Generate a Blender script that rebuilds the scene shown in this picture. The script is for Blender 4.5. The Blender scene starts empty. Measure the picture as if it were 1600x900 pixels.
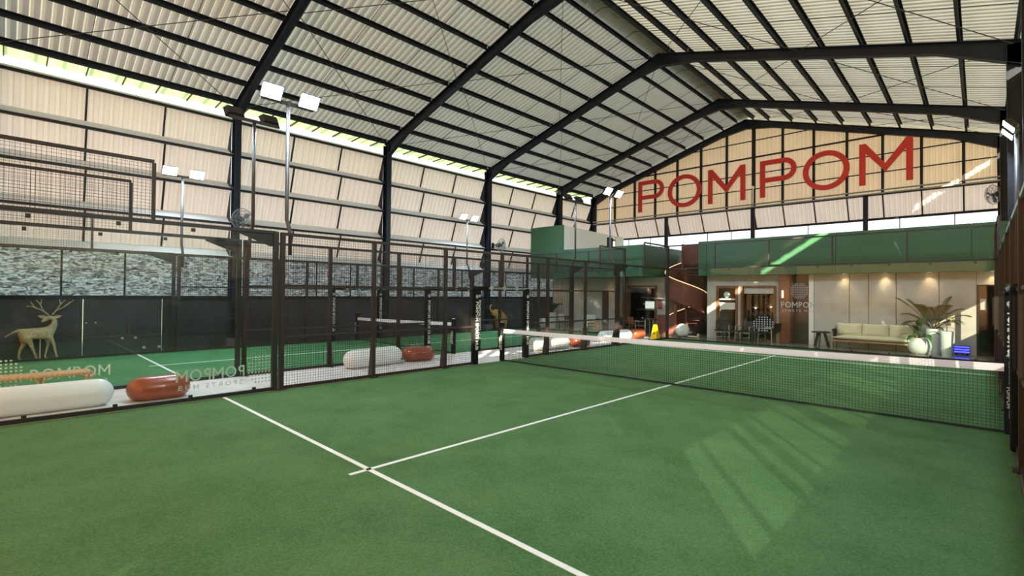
import bpy, math, random
from mathutils import Matrix, Vector
random.seed(7)
SC = bpy.context.scene
COL = SC.collection
PI = math.pi

# ------------------------------------------------------------------ camera
CAM_LOC = (4.665, -9.64, 1.887); YAW, PITCH, ROLL, FPX = -.7661, .0115, .0094, 760.87
def _cam_axes():
    cy, sy = math.cos(YAW), math.sin(YAW)
    f = Vector((sy*math.cos(PITCH), cy*math.cos(PITCH), math.sin(PITCH)))
    r = Vector((cy, -sy, 0)); u = r.cross(f)
    c, s = math.cos(ROLL), math.sin(ROLL)
    return c*r+s*u, -s*r+c*u, f
cr, cu, cf = _cam_axes()
cd = bpy.data.cameras.new('camera'); cam = bpy.data.objects.new('camera', cd); COL.objects.link(cam)
m = Matrix((cr, cu, -cf)).transposed().to_4x4(); m.translation = CAM_LOC
cam.matrix_world = m
cd.sensor_fit = 'HORIZONTAL'; cd.sensor_width = 36; cd.lens = 36*FPX/1600; cd.clip_start = .05; cd.clip_end = 300
SC.camera = cam

# ------------------------------------------------------------------ sky, sun, exposure
W = bpy.data.worlds.new('sky'); SC.world = W; W.use_nodes = True
bg = W.node_tree.nodes['Background']; bg.inputs[0].default_value = (.86, .945, 1, 1); bg.inputs[1].default_value = 1.38
sun = bpy.data.lights.new('sun', 'SUN'); sun.energy = 27; sun.angle = .009; sun.color = (1, .87, .60)
so = bpy.data.objects.new('sun', sun); COL.objects.link(so)
so.rotation_euler = Vector((-1, 1.38, -.66)).to_track_quat('-Z', 'Y').to_euler(); so.location = (20, -20, 15)
FLOOD = 310.0
vs = SC.view_settings
SC.display_settings.display_device = 'sRGB'
vs.view_transform = 'Standard'; vs.look = 'None'; vs.exposure = 0.22; vs.gamma = 1; vs.use_curve_mapping = False
cy = SC.cycles
cy.max_bounces = 9; cy.diffuse_bounces = 5; cy.glossy_bounces = 4; cy.transmission_bounces = 5; cy.transparent_max_bounces = 40
cy.sample_clamp_indirect = 4; cy.caustics_reflective = False; cy.caustics_refractive = False
try:
    cy.use_denoising = True; cy.denoiser = 'OPENIMAGEDENOISE'
except Exception: pass

# ------------------------------------------------------------------ materials
def mat(name, col, rough=.6, metal=0, spec=.5, var=0, vscale=6, bump=0, bscale=40, emit=None, estr=0, stretch=None, coat=0):
    m = bpy.data.materials.new(name); m.use_nodes = True
    nt = m.node_tree; N = nt.nodes; L = nt.links; b = N['Principled BSDF']
    b.inputs['Base Color'].default_value = (*col, 1); b.inputs['Roughness'].default_value = rough
    b.inputs['Metallic'].default_value = metal; b.inputs['Specular IOR Level'].default_value = spec
    b.inputs['Coat Weight'].default_value = coat
    if var or bump:
        tc = N.new('ShaderNodeTexCoord'); mp = N.new('ShaderNodeMapping'); L.new(tc.outputs['Object'], mp.inputs[0])
        if stretch: mp.inputs['Scale'].default_value = stretch
    if var:
        n = N.new('ShaderNodeTexNoise'); n.inputs['Scale'].default_value = vscale; n.inputs['Detail'].default_value = 6
        L.new(mp.outputs[0], n.inputs['Vector'])
        r = N.new('ShaderNodeValToRGB'); r.color_ramp.elements[0].position = .3; r.color_ramp.elements[1].position = .7
        r.color_ramp.elements[0].color = (*[c*(1-var) for c in col], 1); r.color_ramp.elements[1].color = (*[min(1, c*(1+var)) for c in col], 1)
        L.new(n.outputs[0], r.inputs[0]); L.new(r.outputs[0], b.inputs['Base Color'])
    if bump:
        n2 = N.new('ShaderNodeTexNoise'); n2.inputs['Scale'].default_value = bscale; n2.inputs['Detail'].default_value = 4
        L.new(mp.outputs[0], n2.inputs['Vector'])
        bp = N.new('ShaderNodeBump'); bp.inputs['Strength'].default_value = bump; bp.inputs['Distance'].default_value = .02
        L.new(n2.outputs[0], bp.inputs['Height']); L.new(bp.outputs[0], b.inputs['Normal'])
    if emit:
        b.inputs['Emission Color'].default_value = (*emit, 1); b.inputs['Emission Strength'].default_value = estr
    return m

def translucent(name, col, tcol, f, var=.12, vscale=1.2):
    m = bpy.data.materials.new(name); m.use_nodes = True
    nt = m.node_tree; N = nt.nodes; L = nt.links; N.remove(N['Principled BSDF'])
    d = N.new('ShaderNodeBsdfDiffuse'); d.inputs[0].default_value = (*col, 1)
    t = N.new('ShaderNodeBsdfTranslucent')
    tc = N.new('ShaderNodeTexCoord'); n = N.new('ShaderNodeTexNoise'); n.inputs['Scale'].default_value = vscale
    L.new(tc.outputs['Object'], n.inputs['Vector'])
    r = N.new('ShaderNodeValToRGB'); r.color_ramp.elements[0].position = .25; r.color_ramp.elements[1].position = .75
    r.color_ramp.elements[0].color = (*[c*(1-var) for c in tcol], 1); r.color_ramp.elements[1].color = (*tcol, 1)
    L.new(n.outputs[0], r.inputs[0]); L.new(r.outputs[0], t.inputs[0])
    mx = N.new('ShaderNodeMixShader'); mx.inputs[0].default_value = f
    L.new(d.outputs[0], mx.inputs[1]); L.new(t.outputs[0], mx.inputs[2]); L.new(mx.outputs[0], N['Material Output'].inputs[0])
    return m

def glass(name, tint=(.965, .982, .975), refl=.8, base=.02):
    m = bpy.data.materials.new(name); m.use_nodes = True
    nt = m.node_tree; N = nt.nodes; L = nt.links; N.remove(N['Principled BSDF'])
    t = N.new('ShaderNodeBsdfTransparent'); t.inputs[0].default_value = (*tint, 1)
    g = N.new('ShaderNodeBsdfGlossy'); g.inputs['Roughness'].default_value = .02; g.inputs[0].default_value = (.9, .95, .95, 1)
    lw = N.new('ShaderNodeLayerWeight'); lw.inputs[0].default_value = .5
    p = N.new('ShaderNodeMath'); p.operation = 'POWER'; p.inputs[1].default_value = 4.5; L.new(lw.outputs['Facing'], p.inputs[0])
    a = N.new('ShaderNodeMath'); a.operation = 'MULTIPLY_ADD'; a.inputs[1].default_value = .8*refl; a.inputs[2].default_value = base
    L.new(p.outputs[0], a.inputs[0])
    mx = N.new('ShaderNodeMixShader'); L.new(a.outputs[0], mx.inputs[0]); L.new(t.outputs[0], mx.inputs[1]); L.new(g.outputs[0], mx.inputs[2])
    L.new(mx.outputs[0], N['Material Output'].inputs[0])
    return m

def netting(name, col, trans):
    m = bpy.data.materials.new(name); m.use_nodes = True
    nt = m.node_tree; N = nt.nodes; L = nt.links; N.remove(N['Principled BSDF'])
    t = N.new('ShaderNodeBsdfTransparent'); d = N.new('ShaderNodeBsdfDiffuse'); d.inputs[0].default_value = (*col, 1)
    mx = N.new('ShaderNodeMixShader'); mx.inputs[0].default_value = 1-trans
    L.new(t.outputs[0], mx.inputs[1]); L.new(d.outputs[0], mx.inputs[2]); L.new(mx.outputs[0], N['Material Output'].inputs[0])
    return m

def turf_mat(name, dark, light):
    m = mat(name, light, .9, spec=.15, bump=.7, bscale=180)
    nt = m.node_tree; N = nt.nodes; L = nt.links; b = N['Principled BSDF']
    tc = N.new('ShaderNodeTexCoord')
    n1 = N.new('ShaderNodeTexNoise'); n1.inputs['Scale'].default_value = 1.1; n1.inputs['Detail'].default_value = 8; n1.inputs['Roughness'].default_value = .65
    n2 = N.new('ShaderNodeTexNoise'); n2.inputs['Scale'].default_value = 55; n2.inputs['Detail'].default_value = 3
    L.new(tc.outputs['Object'], n1.inputs['Vector']); L.new(tc.outputs['Object'], n2.inputs['Vector'])
    ad = N.new('ShaderNodeMath'); ad.operation = 'MULTIPLY_ADD'; ad.inputs[1].default_value = .55
    L.new(n2.outputs[0], ad.inputs[0])
    mu = N.new('ShaderNodeMath'); mu.operation = 'MULTIPLY'; mu.inputs[1].default_value = .45; L.new(n1.outputs[0], mu.inputs[0]); L.new(mu.outputs[0], ad.inputs[2])
    r = N.new('ShaderNodeValToRGB'); r.color_ramp.elements[0].position = .36; r.color_ramp.elements[1].position = .64
    r.color_ramp.elements[0].color = (*dark, 1); r.color_ramp.elements[1].color = (*light, 1)
    L.new(ad.outputs[0], r.inputs[0]); L.new(r.outputs[0], b.inputs['Base Color'])
    return m

def foil_mat(name):
    """crinkled silver plastic sheet: glossy film, white glints painted into its translucent colour"""
    m = bpy.data.materials.new(name); m.use_nodes = True
    nt = m.node_tree; N = nt.nodes; L = nt.links; N.remove(N['Principled BSDF'])
    tc = N.new('ShaderNodeTexCoord'); mp = N.new('ShaderNodeMapping'); mp.inputs['Scale'].default_value = (1, 1, 2.8); L.new(tc.outputs['Object'], mp.inputs[0])
    n = N.new('ShaderNodeTexNoise'); n.inputs['Scale'].default_value = 4.5; n.inputs['Detail'].default_value = 7; n.inputs['Roughness'].default_value = .78; n.inputs['Distortion'].default_value = 1.5
    L.new(mp.outputs[0], n.inputs['Vector'])
    r = N.new('ShaderNodeValToRGB'); r.color_ramp.elements[0].position = .45; r.color_ramp.elements[1].position = .57
    r.color_ramp.elements[0].color = (.035, .04, .05, 1); r.color_ramp.elements[1].color = (.85, .88, .92, 1); L.new(n.outputs[0], r.inputs[0])  # dark and pale noise colours stand in for glints on the crinkles
    t = N.new('ShaderNodeBsdfTranslucent'); L.new(r.outputs[0], t.inputs[0])
    g = N.new('ShaderNodeBsdfGlossy'); g.inputs[0].default_value = (.5, .52, .55, 1); g.inputs['Roughness'].default_value = .3
    bp = N.new('ShaderNodeBump'); bp.inputs['Strength'].default_value = 1; bp.inputs['Distance'].default_value = .05; L.new(n.outputs[0], bp.inputs['Height'])
    L.new(bp.outputs[0], g.inputs['Normal'])
    mx = N.new('ShaderNodeMixShader'); mx.inputs[0].default_value = .35; L.new(t.outputs[0], mx.inputs[1]); L.new(g.outputs[0], mx.inputs[2])
    L.new(mx.outputs[0], N['Material Output'].inputs[0])
    return m

M = dict(
    turf=turf_mat('turf_green', (.062, .165, .056), (.135, .275, .118)),
    turf2=turf_mat('turf_green_second', (.06, .22, .09), (.11, .32, .14)),
    line=mat('line_white', (.82, .89, .90), .8, spec=.2, bump=.3, bscale=150),
    concrete=mat('path_concrete', (.68, .65, .64), .55, var=.10, vscale=3, bump=.1, bscale=30),
    lobby=mat('lobby_polished_floor', (.30, .29, .265), .14, var=.2, vscale=1.5, spec=.6),
    ground=mat('outside_ground', (.30, .33, .22), .9, var=.2, vscale=.6),
    steel=mat('navy_steel', (.006, .009, .018), .5, spec=.3, var=.25, vscale=5),
    purlin=mat('purlin_steel', (.009, .011, .016), .55, spec=.3),
    rod=mat('rod_steel', (.03, .03, .03), .5),
    roof=translucent('roof_sheet', (.50, .49, .47), (.66, .65, .58), .15),
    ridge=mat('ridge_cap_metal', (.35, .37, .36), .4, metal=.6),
    sheet=translucent('wall_sheet', (.68, .63, .60), (.92, .73, .64), .56),
    sheet_r=translucent('wall_sheet_dimmed', (.62, .52, .38), (.80, .62, .38), .12),  # right wall sheets made less translucent to hold back warm sunlight
    gsheet=translucent('gable_sheet', (.66, .58, .50), (.94, .66, .45), .50),
    ledge=translucent('ledge_strip', (.80, .80, .80), (.8, .82, .84), .45, var=.05),
    eave=translucent('eave_sheet_green_bounce', (.48, .60, .34), (.46, .62, .32), .5),  # green light bounced from outside is put into the sheet colour
    girt=mat('girt_steel', (.010, .010, .012), .55, spec=.3),
    black=mat('black_wall_panel', (.036, .044, .052), .55, var=.25, vscale=2),
    foil=foil_mat('silver_foil'),
    fence=mat('fence_brown', (.030, .019, .016), .5, var=.15, vscale=8),
    fencegrey=mat('fence_dark_grey', (.018, .020, .020), .45),
    wire=mat('mesh_wire', (.028, .020, .018), .5),
    glass=glass('court_glass'),
    clear=glass('window_glass', (.92, .93, .92), .9, .03),
    pad=mat('black_pad', (.006, .007, .009), .7, spec=.2, bump=.3, bscale=25),
    print=mat('white_print', (.75, .77, .78), .6),
    gprint=mat('grey_print', (.42, .46, .50), .6),
    glassprint=mat('pale_glass_print', (.60, .78, .68), .6),
    tape=mat('net_tape', (.80, .82, .94), .7, bump=.25, bscale=14),
    net=mat('net_cord', (.010, .016, .012), .7),
    pole=mat('pole_grey_brown', (.05, .045, .045), .45),
    lampbody=mat('lamp_housing', (.012, .014, .018), .4),
    lamp=mat('flood_lens', (.8, .85, .9), .3, emit=(.68, .87, 1.0), estr=FLOOD),
    red=mat('sign_red', (.62, .030, .022), .35),
    green=mat('fascia_green', (.034, .128, .062), .5, var=.05, vscale=1.5),
    greensoffit=mat('soffit_green', (.035, .17, .10), .6),
    white=mat('white_paint', (.90, .90, .88), .7),
    beige=mat('beige_wall', (.54, .54, .505), .75, var=.08, vscale=2.5, bump=.08, bscale=60),
    beigedark=mat('beige_joint', (.16, .15, .13), .8),
    greywall=mat('grey_wall', (.13, .13, .125), .8),
    wood=mat('brown_wood', (.20, .085, .032), .45, var=.35, vscale=4, stretch=(8, 8, .6)),
    terra=mat('terracotta_pillar', (.21, .075, .04), .5, var=.2, vscale=3, stretch=(6, 6, .5)),
    stair=mat('stair_brown', (.165, .048, .032), .5, var=.08, vscale=3),
    stairdark=mat('stair_tread', (.07, .022, .017), .55),
    led=mat('led_strip', (1, .7, .4), .4, emit=(1, .58, .30), estr=1.5),
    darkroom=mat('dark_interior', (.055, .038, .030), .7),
    roomlight=mat('warm_bulb', (1, .8, .5), .4, emit=(1, .70, .38), estr=9),
    blackwood=mat('black_wood', (.014, .013, .013), .45),
    cushion=mat('cream_cushion', (.72, .66, .47), .85, bump=.25, bscale=12),
    teak=mat('teak', (.42, .24, .10), .5, var=.25, vscale=5, stretch=(1, 1, 6)),
    darkwood=mat('dark_wood', (.085, .055, .030), .5, var=.3, vscale=6),
    ceramic=mat('white_ceramic', (.70, .78, .74), .18, coat=.4),
    soil=mat('soil', (.035, .018, .012), .9),
    palm=mat('palm_leaf', (.018, .068, .014), .5, var=.3, vscale=4),
    leaf=mat('green_leaf', (.04, .13, .030), .4, var=.3, vscale=5),
    lime=mat('lime_leaf', (.30, .42, .07), .45, var=.2, vscale=5),
    stem=mat('plant_stem', (.10, .065, .035), .7),
    blue=mat('blue_light', (.1, .1, .8), .4, emit=(.06, .07, 1), estr=2.4),
    bluedark=mat('blue_case', (.02, .02, .2), .4),
    capsule=mat('white_capsule', (.80, .86, .86), .38, bump=.05, bscale=8),
    orange=mat('terracotta_capsule', (.31, .068, .032), .28, var=.08, vscale=4, coat=.3),
    rattan=mat('rattan', (.52, .33, .15), .55, var=.35, vscale=30, bump=.5, bscale=60),
    deer=mat('deer_wicker', (.40, .38, .23), .7, var=.25, vscale=20, bump=.5, bscale=50),
    eleph=mat('elephant_ochre', (.50, .27, .07), .7, var=.25, vscale=18, bump=.4, bscale=40),
    yellow=mat('sign_yellow', (.85, .60, .01), .4),
    yellowdark=mat('sign_print', (.16, .10, .01), .5),
    fanwire=mat('fan_guard', (.16, .17, .18), .4),
    fanblade=mat('fan_blade', (.10, .12, .14), .4),
    shade=netting('shade_net', (.06, .06, .065), .085),
    shade_open=netting('sun_patch_net', (.06, .06, .065), .20),  # thinner net made up for the far bays to strengthen the sun patch
    screen=mat('lit_screen', (.9, .95, .9), .4, emit=(.9, 1, .9), estr=.9),
    redsign=mat('red_plaque', (.35, .03, .03), .5),
    woodpale=mat('chair_frame', (.40, .34, .26), .5),
)

# ------------------------------------------------------------------ mesh builder
class MB:
    def __init__(s): s.v = []; s.f = []
    def add(s, v, f):
        k = len(s.v); s.v += [tuple(q) for q in v]; s.f += [tuple(i+k for i in q) for q in f]; return s
    def box(s, x0, x1, y0, y1, z0, z1):
        v = [(x, y, z) for x in (x0, x1) for y in (y0, y1) for z in (z0, z1)]
        return s.add(v, [(0, 1, 3, 2), (4, 6, 7, 5), (0, 4, 5, 1), (2, 3, 7, 6), (0, 2, 6, 4), (1, 5, 7, 3)])
    def cbox(s, c, d): return s.box(c[0]-d[0]/2, c[0]+d[0]/2, c[1]-d[1]/2, c[1]+d[1]/2, c[2]-d[2]/2, c[2]+d[2]/2)
    def beam(s, p, q, w, h, up=(0, 0, 1)):
        p = Vector(p); q = Vector(q); d = (q-p).normalized(); up = Vector(up)
        if abs(d.dot(up)) > .98: up = Vector((1, 0, 0))
        a = d.cross(up).normalized()*w/2; b = a.cross(d).normalized()*h/2
        v = [p+a+b, p-a+b, p-a-b, p+a-b, q+a+b, q-a+b, q-a-b, q+a-b]
        return s.add(v, [(3, 2, 1, 0), (4, 5, 6, 7), (0, 1, 5, 4), (1, 2, 6, 5), (2, 3, 7, 6), (3, 0, 4, 7)])
    def tube(s, pts, r, n=8, cap=True):
        pts = [Vector(p) for p in pts]; rs = r if isinstance(r, (list, tuple)) else [r]*len(pts)
        k = len(s.v); ref = None
        for i, p in enumerate(pts):
            d = (pts[min(i+1, len(pts)-1)]-pts[max(i-1, 0)]).normalized()
            if ref is None: ref = Vector((0, 0, 1)) if abs(d.z) < .9 else Vector((1, 0, 0))
            a = d.cross(ref).normalized(); b = a.cross(d).normalized(); ref = b
            for j in range(n):
                t = 2*PI*j/n; s.v.append(tuple(p+(a*math.cos(t)+b*math.sin(t))*rs[i]))
        for i in range(len(pts)-1):
            for j in range(n):
                a0 = k+i*n+j; b0 = k+i*n+(j+1) % n; s.f.append((a0, b0, b0+n, a0+n))
        if cap:
            s.f.append(tuple(k+j for j in range(n))[::-1]); s.f.append(tuple(k+(len(pts)-1)*n+j for j in range(n)))
        return s
    def lathe(s, prof, c=(0, 0, 0), n=20, cap=True):
        k = len(s.v)
        for r, z in prof:
            for j in range(n):
                t = 2*PI*j/n; s.v.append((c[0]+r*math.cos(t), c[1]+r*math.sin(t), c[2]+z))
        for i in range(len(prof)-1):
            for j in range(n):
                a0 = k+i*n+j; b0 = k+i*n+(j+1) % n; s.f.append((a0, b0, b0+n, a0+n))
        if cap:
            s.f.append(tuple(k+j for j in range(n))[::-1]); s.f.append(tuple(k+(len(prof)-1)*n+j for j in range(n)))
        return s
    def prism(s, poly, o, ax, ay, az):
        """extrude 2-D polygon: point = o + ax*x + ay*y, thickness vector az"""
        o, ax, ay, az = map(Vector, (o, ax, ay, az)); n = len(poly)
        b = [o+ax*x+ay*y for x, y in poly]
        v = b+[p+az for p in b]
        return s.add(v, [tuple(range(n))[::-1], tuple(range(n, 2*n))]+[(i, (i+1) % n, (i+1) % n+n, i+n) for i in range(n)])
    def strip(s, L, R, o, ax, ay, az, closed=False):
        o, ax, ay, az = map(Vector, (o, ax, ay, az)); n = len(L)
        v = []
        for (a, b), (c, d) in zip(L, R):
            p = o+ax*a+ay*b; q = o+ax*c+ay*d; v += [p, q, q+az, p+az]
        f = []
        for i in range(n if closed else n-1):
            a = 4*i; b = 4*((i+1) % n)
            f += [(a, b, b+1, a+1), (a+1, b+1, b+2, a+2), (a+2, b+2, b+3, a+3), (a+3, b+3, b, a)]
        if not closed: f += [(0, 1, 2, 3), (4*n-1, 4*n-2, 4*n-3, 4*n-4)]
        return s.add(v, f)
    def mesh(s, name, m, off=(0, 0, 0), smooth=False):
        me = bpy.data.meshes.new(name)
        me.from_pydata([(x-off[0], y-off[1], z-off[2]) for x, y, z in s.v], [], s.f); me.update()
        if m: me.materials.append(m)
        if smooth: me.polygons.foreach_set('use_smooth', [True]*len(me.polygons))
        return me

WL = {}
def wl(o): return WL.get(o.name, (0, 0, 0))
def link(name, data, parent=None, world=(0, 0, 0)):
    o = bpy.data.objects.new(name, data); COL.objects.link(o)
    pw = wl(parent) if parent else (0, 0, 0)
    o.location = tuple(a-b for a, b in zip(world, pw))
    if parent: o.parent = parent
    WL[o.name] = tuple(world)
    return o
def part(name, mb, m, parent=None, smooth=False, stuff=False, bevel=0, label=None):
    """mesh given in world coordinates; its origin is the parent's"""
    w = wl(parent) if parent else (0, 0, 0)
    o = link(name, mb.mesh(name, m, w, smooth), parent, w)
    if stuff: o['kind'] = 'stuff'
    if label: o['label'] = label
    if bevel:
        b = o.modifiers.new('bevel', 'BEVEL'); b.width = bevel; b.segments = 2; b.limit_method = 'ANGLE'
    return o
def inst(name, me, parent, world, rot=None):
    o = link(name, me, parent, world)
    if rot: o.rotation_euler = rot
    return o
def thing(name, label, cat, loc=(0, 0, 0), group=None, kind=None):
    o = link(name, None, None, loc)
    if label: o['label'] = label
    if cat: o['category'] = cat
    if group: o['group'] = group
    if kind: o['kind'] = kind
    return o
def tag(o, label, cat, group=None):
    o['label'] = label; o['category'] = cat
    if group: o['group'] = group
    return o
def structure(name): return thing(name, None, None, kind='structure')

def text_mb(txt, size, o, ax, ay, az, bold=0):
    cu_ = bpy.data.curves.new('t', 'FONT'); cu_.body = txt; cu_.size = size; cu_.align_x = 'CENTER'; cu_.align_y = 'CENTER'; cu_.offset = bold; cu_.resolution_u = 2
    ob = bpy.data.objects.new('t', cu_); COL.objects.link(ob)
    dg = bpy.context.evaluated_depsgraph_get(); dg.update()
    me = bpy.data.meshes.new_from_object(ob.evaluated_get(dg))
    mb = MB(); o, ax, ay, az = map(Vector, (o, ax, ay, az))
    mb.add([o+ax*v.co.x+ay*v.co.y+az for v in me.vertices], [tuple(p.vertices) for p in me.polygons])
    bpy.data.objects.remove(ob); bpy.data.curves.remove(cu_); bpy.data.meshes.remove(me)
    return mb

# letters built as strokes / outlines, width W, height H, stroke t
def letter(mb, ch, W_, H, t, o, ax, ay, az):
    if ch == 'O':
        n = 48; Lq = []; Rq = []
        for i in range(n):
            a = 2*PI*i/n; c, s_ = math.cos(a), math.sin(a)
            Lq.append((W_/2+W_/2*c, H/2+H/2*s_)); Rq.append((W_/2+(W_/2-t)*c, H/2+(H/2-t)*s_))
        mb.strip(Lq, Rq, o, ax, ay, az, True)
    elif ch == 'M':
        w = W_; p = [(0, 0), (0, H), (t*1.02, H), (w/2, .47*H), (w-t*1.02, H), (w, H), (w, 0), (w-t, 0), (w-t, .76*H), (w/2, .27*H), (t, .76*H), (t, 0)]
        mb.prism(p, o, ax, ay, az)
    elif ch == 'P':
        b = .40*H; R = (H-b)/2; Lq = [(0, 0), (0, H-t*.0)]; Rq = [(t, 0), (t, H-t)]
        Lq = [(0, 0), (0, H), (W_-R, H)]; Rq = [(t, 0), (t, H-t), (W_-R, H-t)]
        for i in range(1, 17):
            a = PI/2-PI*i/17
            Lq.append((W_-R+R*math.cos(a), H-R+R*math.sin(a))); Rq.append((W_-R+(R-t)*math.cos(a), H-R+(R-t)*math.sin(a)))
        Lq += [(W_-R, b), (t*.98, b)]; Rq += [(W_-R, b+t), (t*.98, b+t)]
        mb.strip(Lq, Rq, o, ax, ay, az)
    return mb

def logo(parent, o, ax, ay, az, W_, m, dots=True, dots_at=None, glassm=None):
    """POMPOM over SPORTS HUB with a rounded field of dots; o = lower-left of POMPOM"""
    o, ax, ay, az = map(Vector, (o, ax, ay, az))
    H = W_*.185; t = H*.13; mb = MB(); x = 0
    ws = {'P': .62, 'O': 1.05, 'M': 1.02}; sp = .20
    tot = sum(ws[c] for c in 'POMPOM')+5*sp; k = W_/(tot)
    for c in 'POMPOM':
        one = letter(MB(), c, ws[c]*k, H, t, o+ax*x, ax, ay, az); x += (ws[c]+sp)*k
        part('letter', one, m, parent)
    tm = text_mb('S P O R T S   H U B', H*.62, o+ax*(W_*.5)-ay*(H*.55), ax, ay, az)
    part('lettering', tm, m, parent, stuff=True)
    if dots:
        d = MB(); n = 9; g = W_*.056; c0 = Vector(dots_at) if dots_at else o+ax*(W_*.62)+ay*(H*1.5+g*4)
        for i in range(n):
            for j in range(n):
                a, b = i-4, j-4
                if abs(a)+abs(b) > 6: continue
                p = c0+ax*(a*g)+ay*(b*g); s_ = g*.24
                d.add([p-ax*s_-ay*s_+az, p+ax*s_-ay*s_+az, p+ax*s_+ay*s_+az, p-ax*s_+ay*s_+az], [(0, 1, 2, 3)])
        part('dot_field', d, m, parent, stuff=True)

# ------------------------------------------------------------------ hall measurements
XL, XR = -13.8, 5.45                # side walls
XM = (XL+XR)/2                      # ridge
CY = [-16.0, -10.1, -4.24, 1.63, 7.57, 13.47, 17.1]   # frames
YG = 17.1                           # gable wall
SL = .30                            # roof slope
def roofz(x, base=8.42): return base+SL*(min(x-XL, XR-x))
GIRT = [7.7, 6.53, 5.36, 4.18, 3.02]

# ------------------------------------------------------------------ floor and turf
fl = structure('floor')
part('path_slab', MB().box(-7.16, -4.95, -16, 10.05, -.1, .012), M['concrete'], fl)
part('lobby_slab', MB().box(XL, XR, 10.05, YG, -.1, .0), M['lobby'], fl)
part('perimeter_slab', MB().box(XL, -13.04, -16, 10.05, -.1, .0), M['black'], fl)
part('perimeter_slab', MB().box(4.95, XR, -16, 10.05, -.1, .0), M['lobby'], fl)
part('end_slab', MB().box(-13.04, -7.16, -16, -9.95, -.1, 0), M['concrete'], fl)
part('end_slab', MB().box(-4.95, 4.95, -16, -9.95, -.1, 0), M['lobby'], fl)
part('end_strip', MB().box(-13.04, -7.16, 9.95, 10.05, -.1, .0), M['concrete'], fl)
part('end_strip', MB().box(-4.95, 4.95, 9.95, 10.05, -.1, .0), M['concrete'], fl)
gr = part('floor_outside', MB().box(-90, 90, -90, 90, -.3, -.12), M['ground']); gr['kind'] = 'structure'

def court(x0, x1, m, label):
    c = thing('turf_court', label, 'court', ((x0+x1)/2, 0, 0))
    part('turf', MB().box(x0, x1, -9.95, 9.95, -.1, .012), m, c)
    xc = (x0+x1)/2
    for s in (-1, 1):
        part('service_line', MB().box(x0+.02, x1-.02, s*6.95-.027, s*6.95+.027, .0125, .0165), M['line'], c)
    part('centre_line', MB().box(xc-.027, xc+.027, -7.17, 7.17, .0125, .0165), M['line'], c)
court(-4.95, 4.95, M['turf'], 'large green artificial turf court filling the foreground, white lines crossing it')
court(-13.04, -7.16, M['turf2'], 'narrower green turf court at left, beyond the pale concrete path')

# ------------------------------------------------------------------ steel frames
names = {-10.1: 'just left of the view', -4.24: 'nearest at left, its column beside the first wall fan', 1.63: 'second from the near end, meeting the wall above the mesh fence',
         7.57: 'third from the near end, its column behind the second wall fan', 13.47: 'fourth from the near end, next to the green block', 17.1: 'farthest, against the sign gable', -16.0: 'behind the viewpoint'}
for y in CY:
    f = thing('roof_frame', 'navy steel portal roof frame, '+names[y], 'frame', (XM, y, 0), 'steel portal frames')
    for sx in (-1, 1):
        xe = XL+.12 if sx < 0 else XR-.12
        xw = XL if sx < 0 else XR
        inn = 1 if sx < 0 else -1
        # tapered column on pedestal
        cz = .3
        zt = roofz(xe)-.26
        pl = MB()
        pl.prism([(-.14, cz), (.14, cz), (.20, zt), (-.16, zt)], (xe, y-.012, 0), (inn, 0, 0), (0, 0, 1), (0, .024, 0))
        for a, b, c_, d in ((-.14, -.125, -.16, -.145), (.125, .14, .185, .20)):
            pl.prism([(a, cz), (b, cz), (d, zt), (c_, zt)], (xe, y-.10, 0), (inn, 0, 0), (0, 0, 1), (0, .20, 0))
        pl.box(xe-.2, xe+.2, y-.16, y+.16, cz, cz+.025)
        part('column', pl, M['steel'], f)
        part('pedestal', MB().box(xe-.24, xe+.24, y-.24, y+.24, 0, cz), M['greywall'], f)
        # rafter: web + flanges, haunch at eave and ridge
        def ztop(x): return roofz(x)-.20
        xs = [xe-inn*.1, xe+inn*1.5, XM-inn*1.3, XM]; dp = [.62, .32, .32, .50]
        r = MB()
        poly = [(x, ztop(x)) for x in xs]+[(x, ztop(x)-d) for x, d in list(zip(xs, dp))[::-1]]
        r.prism(poly, (0, y-.012, 0), (1, 0, 0), (0, 0, 1), (0, .024, 0))
        for i in range(3):
            r.prism([(xs[i], ztop(xs[i])), (xs[i+1], ztop(xs[i+1])), (xs[i+1], ztop(xs[i+1])-.02), (xs[i], ztop(xs[i])-.02)], (0, y-.10, 0), (1, 0, 0), (0, 0, 1), (0, .20, 0))
            r.prism([(xs[i], ztop(xs[i])-dp[i]), (xs[i+1], ztop(xs[i+1])-dp[i+1]), (xs[i+1], ztop(xs[i+1])-dp[i+1]+.02), (xs[i], ztop(xs[i])-dp[i]+.02)], (0, y-.10, 0), (1, 0, 0), (0, 0, 1), (0, .20, 0))
        part('rafter', r, M['steel'], f)

# ------------------------------------------------------------------ roof
ce = structure('ceiling')
SW = 1.015
def corr(width, length, pitch, amp, m, name, along=None):
    """corrugated sheet: ribs run along local +x (0..length), pitch along local y (0..width)"""
    n = max(2, round(width/pitch)); v = []; f = []
    for i in range(n):
        for fr, h in ((0, 0), (.28, 0), (.42, amp), (.72, amp), (.86, 0)):
            yy = (i+fr)/n*width; v += [(0, yy, h), (length, yy, h)]
    v += [(0, width, 0), (length, width, 0)]
    k = len(v)//2
    f = [(2*i, 2*i+1, 2*i+3, 2*i+2) for i in range(k-1)]
    me = bpy.data.meshes.new(name); me.from_pydata(v, [], f); me.update(); me.materials.append(m); return me
ang = math.atan(SL); ln = (XM-XL+.10)/math.cos(ang)
rs = corr(SW, ln, .203, .028, M['roof'], 'roof_sheet')
y = -16.1; k = 0
while y < YG+.3:
    inst('roof_sheet', rs, ce, (XL-.1, y, roofz(XL-.1)), (0, -ang, 0))
    inst('roof_sheet', rs, ce, (XR+.1, y+SW, roofz(XL-.1)), (0, -ang, PI))
    y += SW; k += 1
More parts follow.
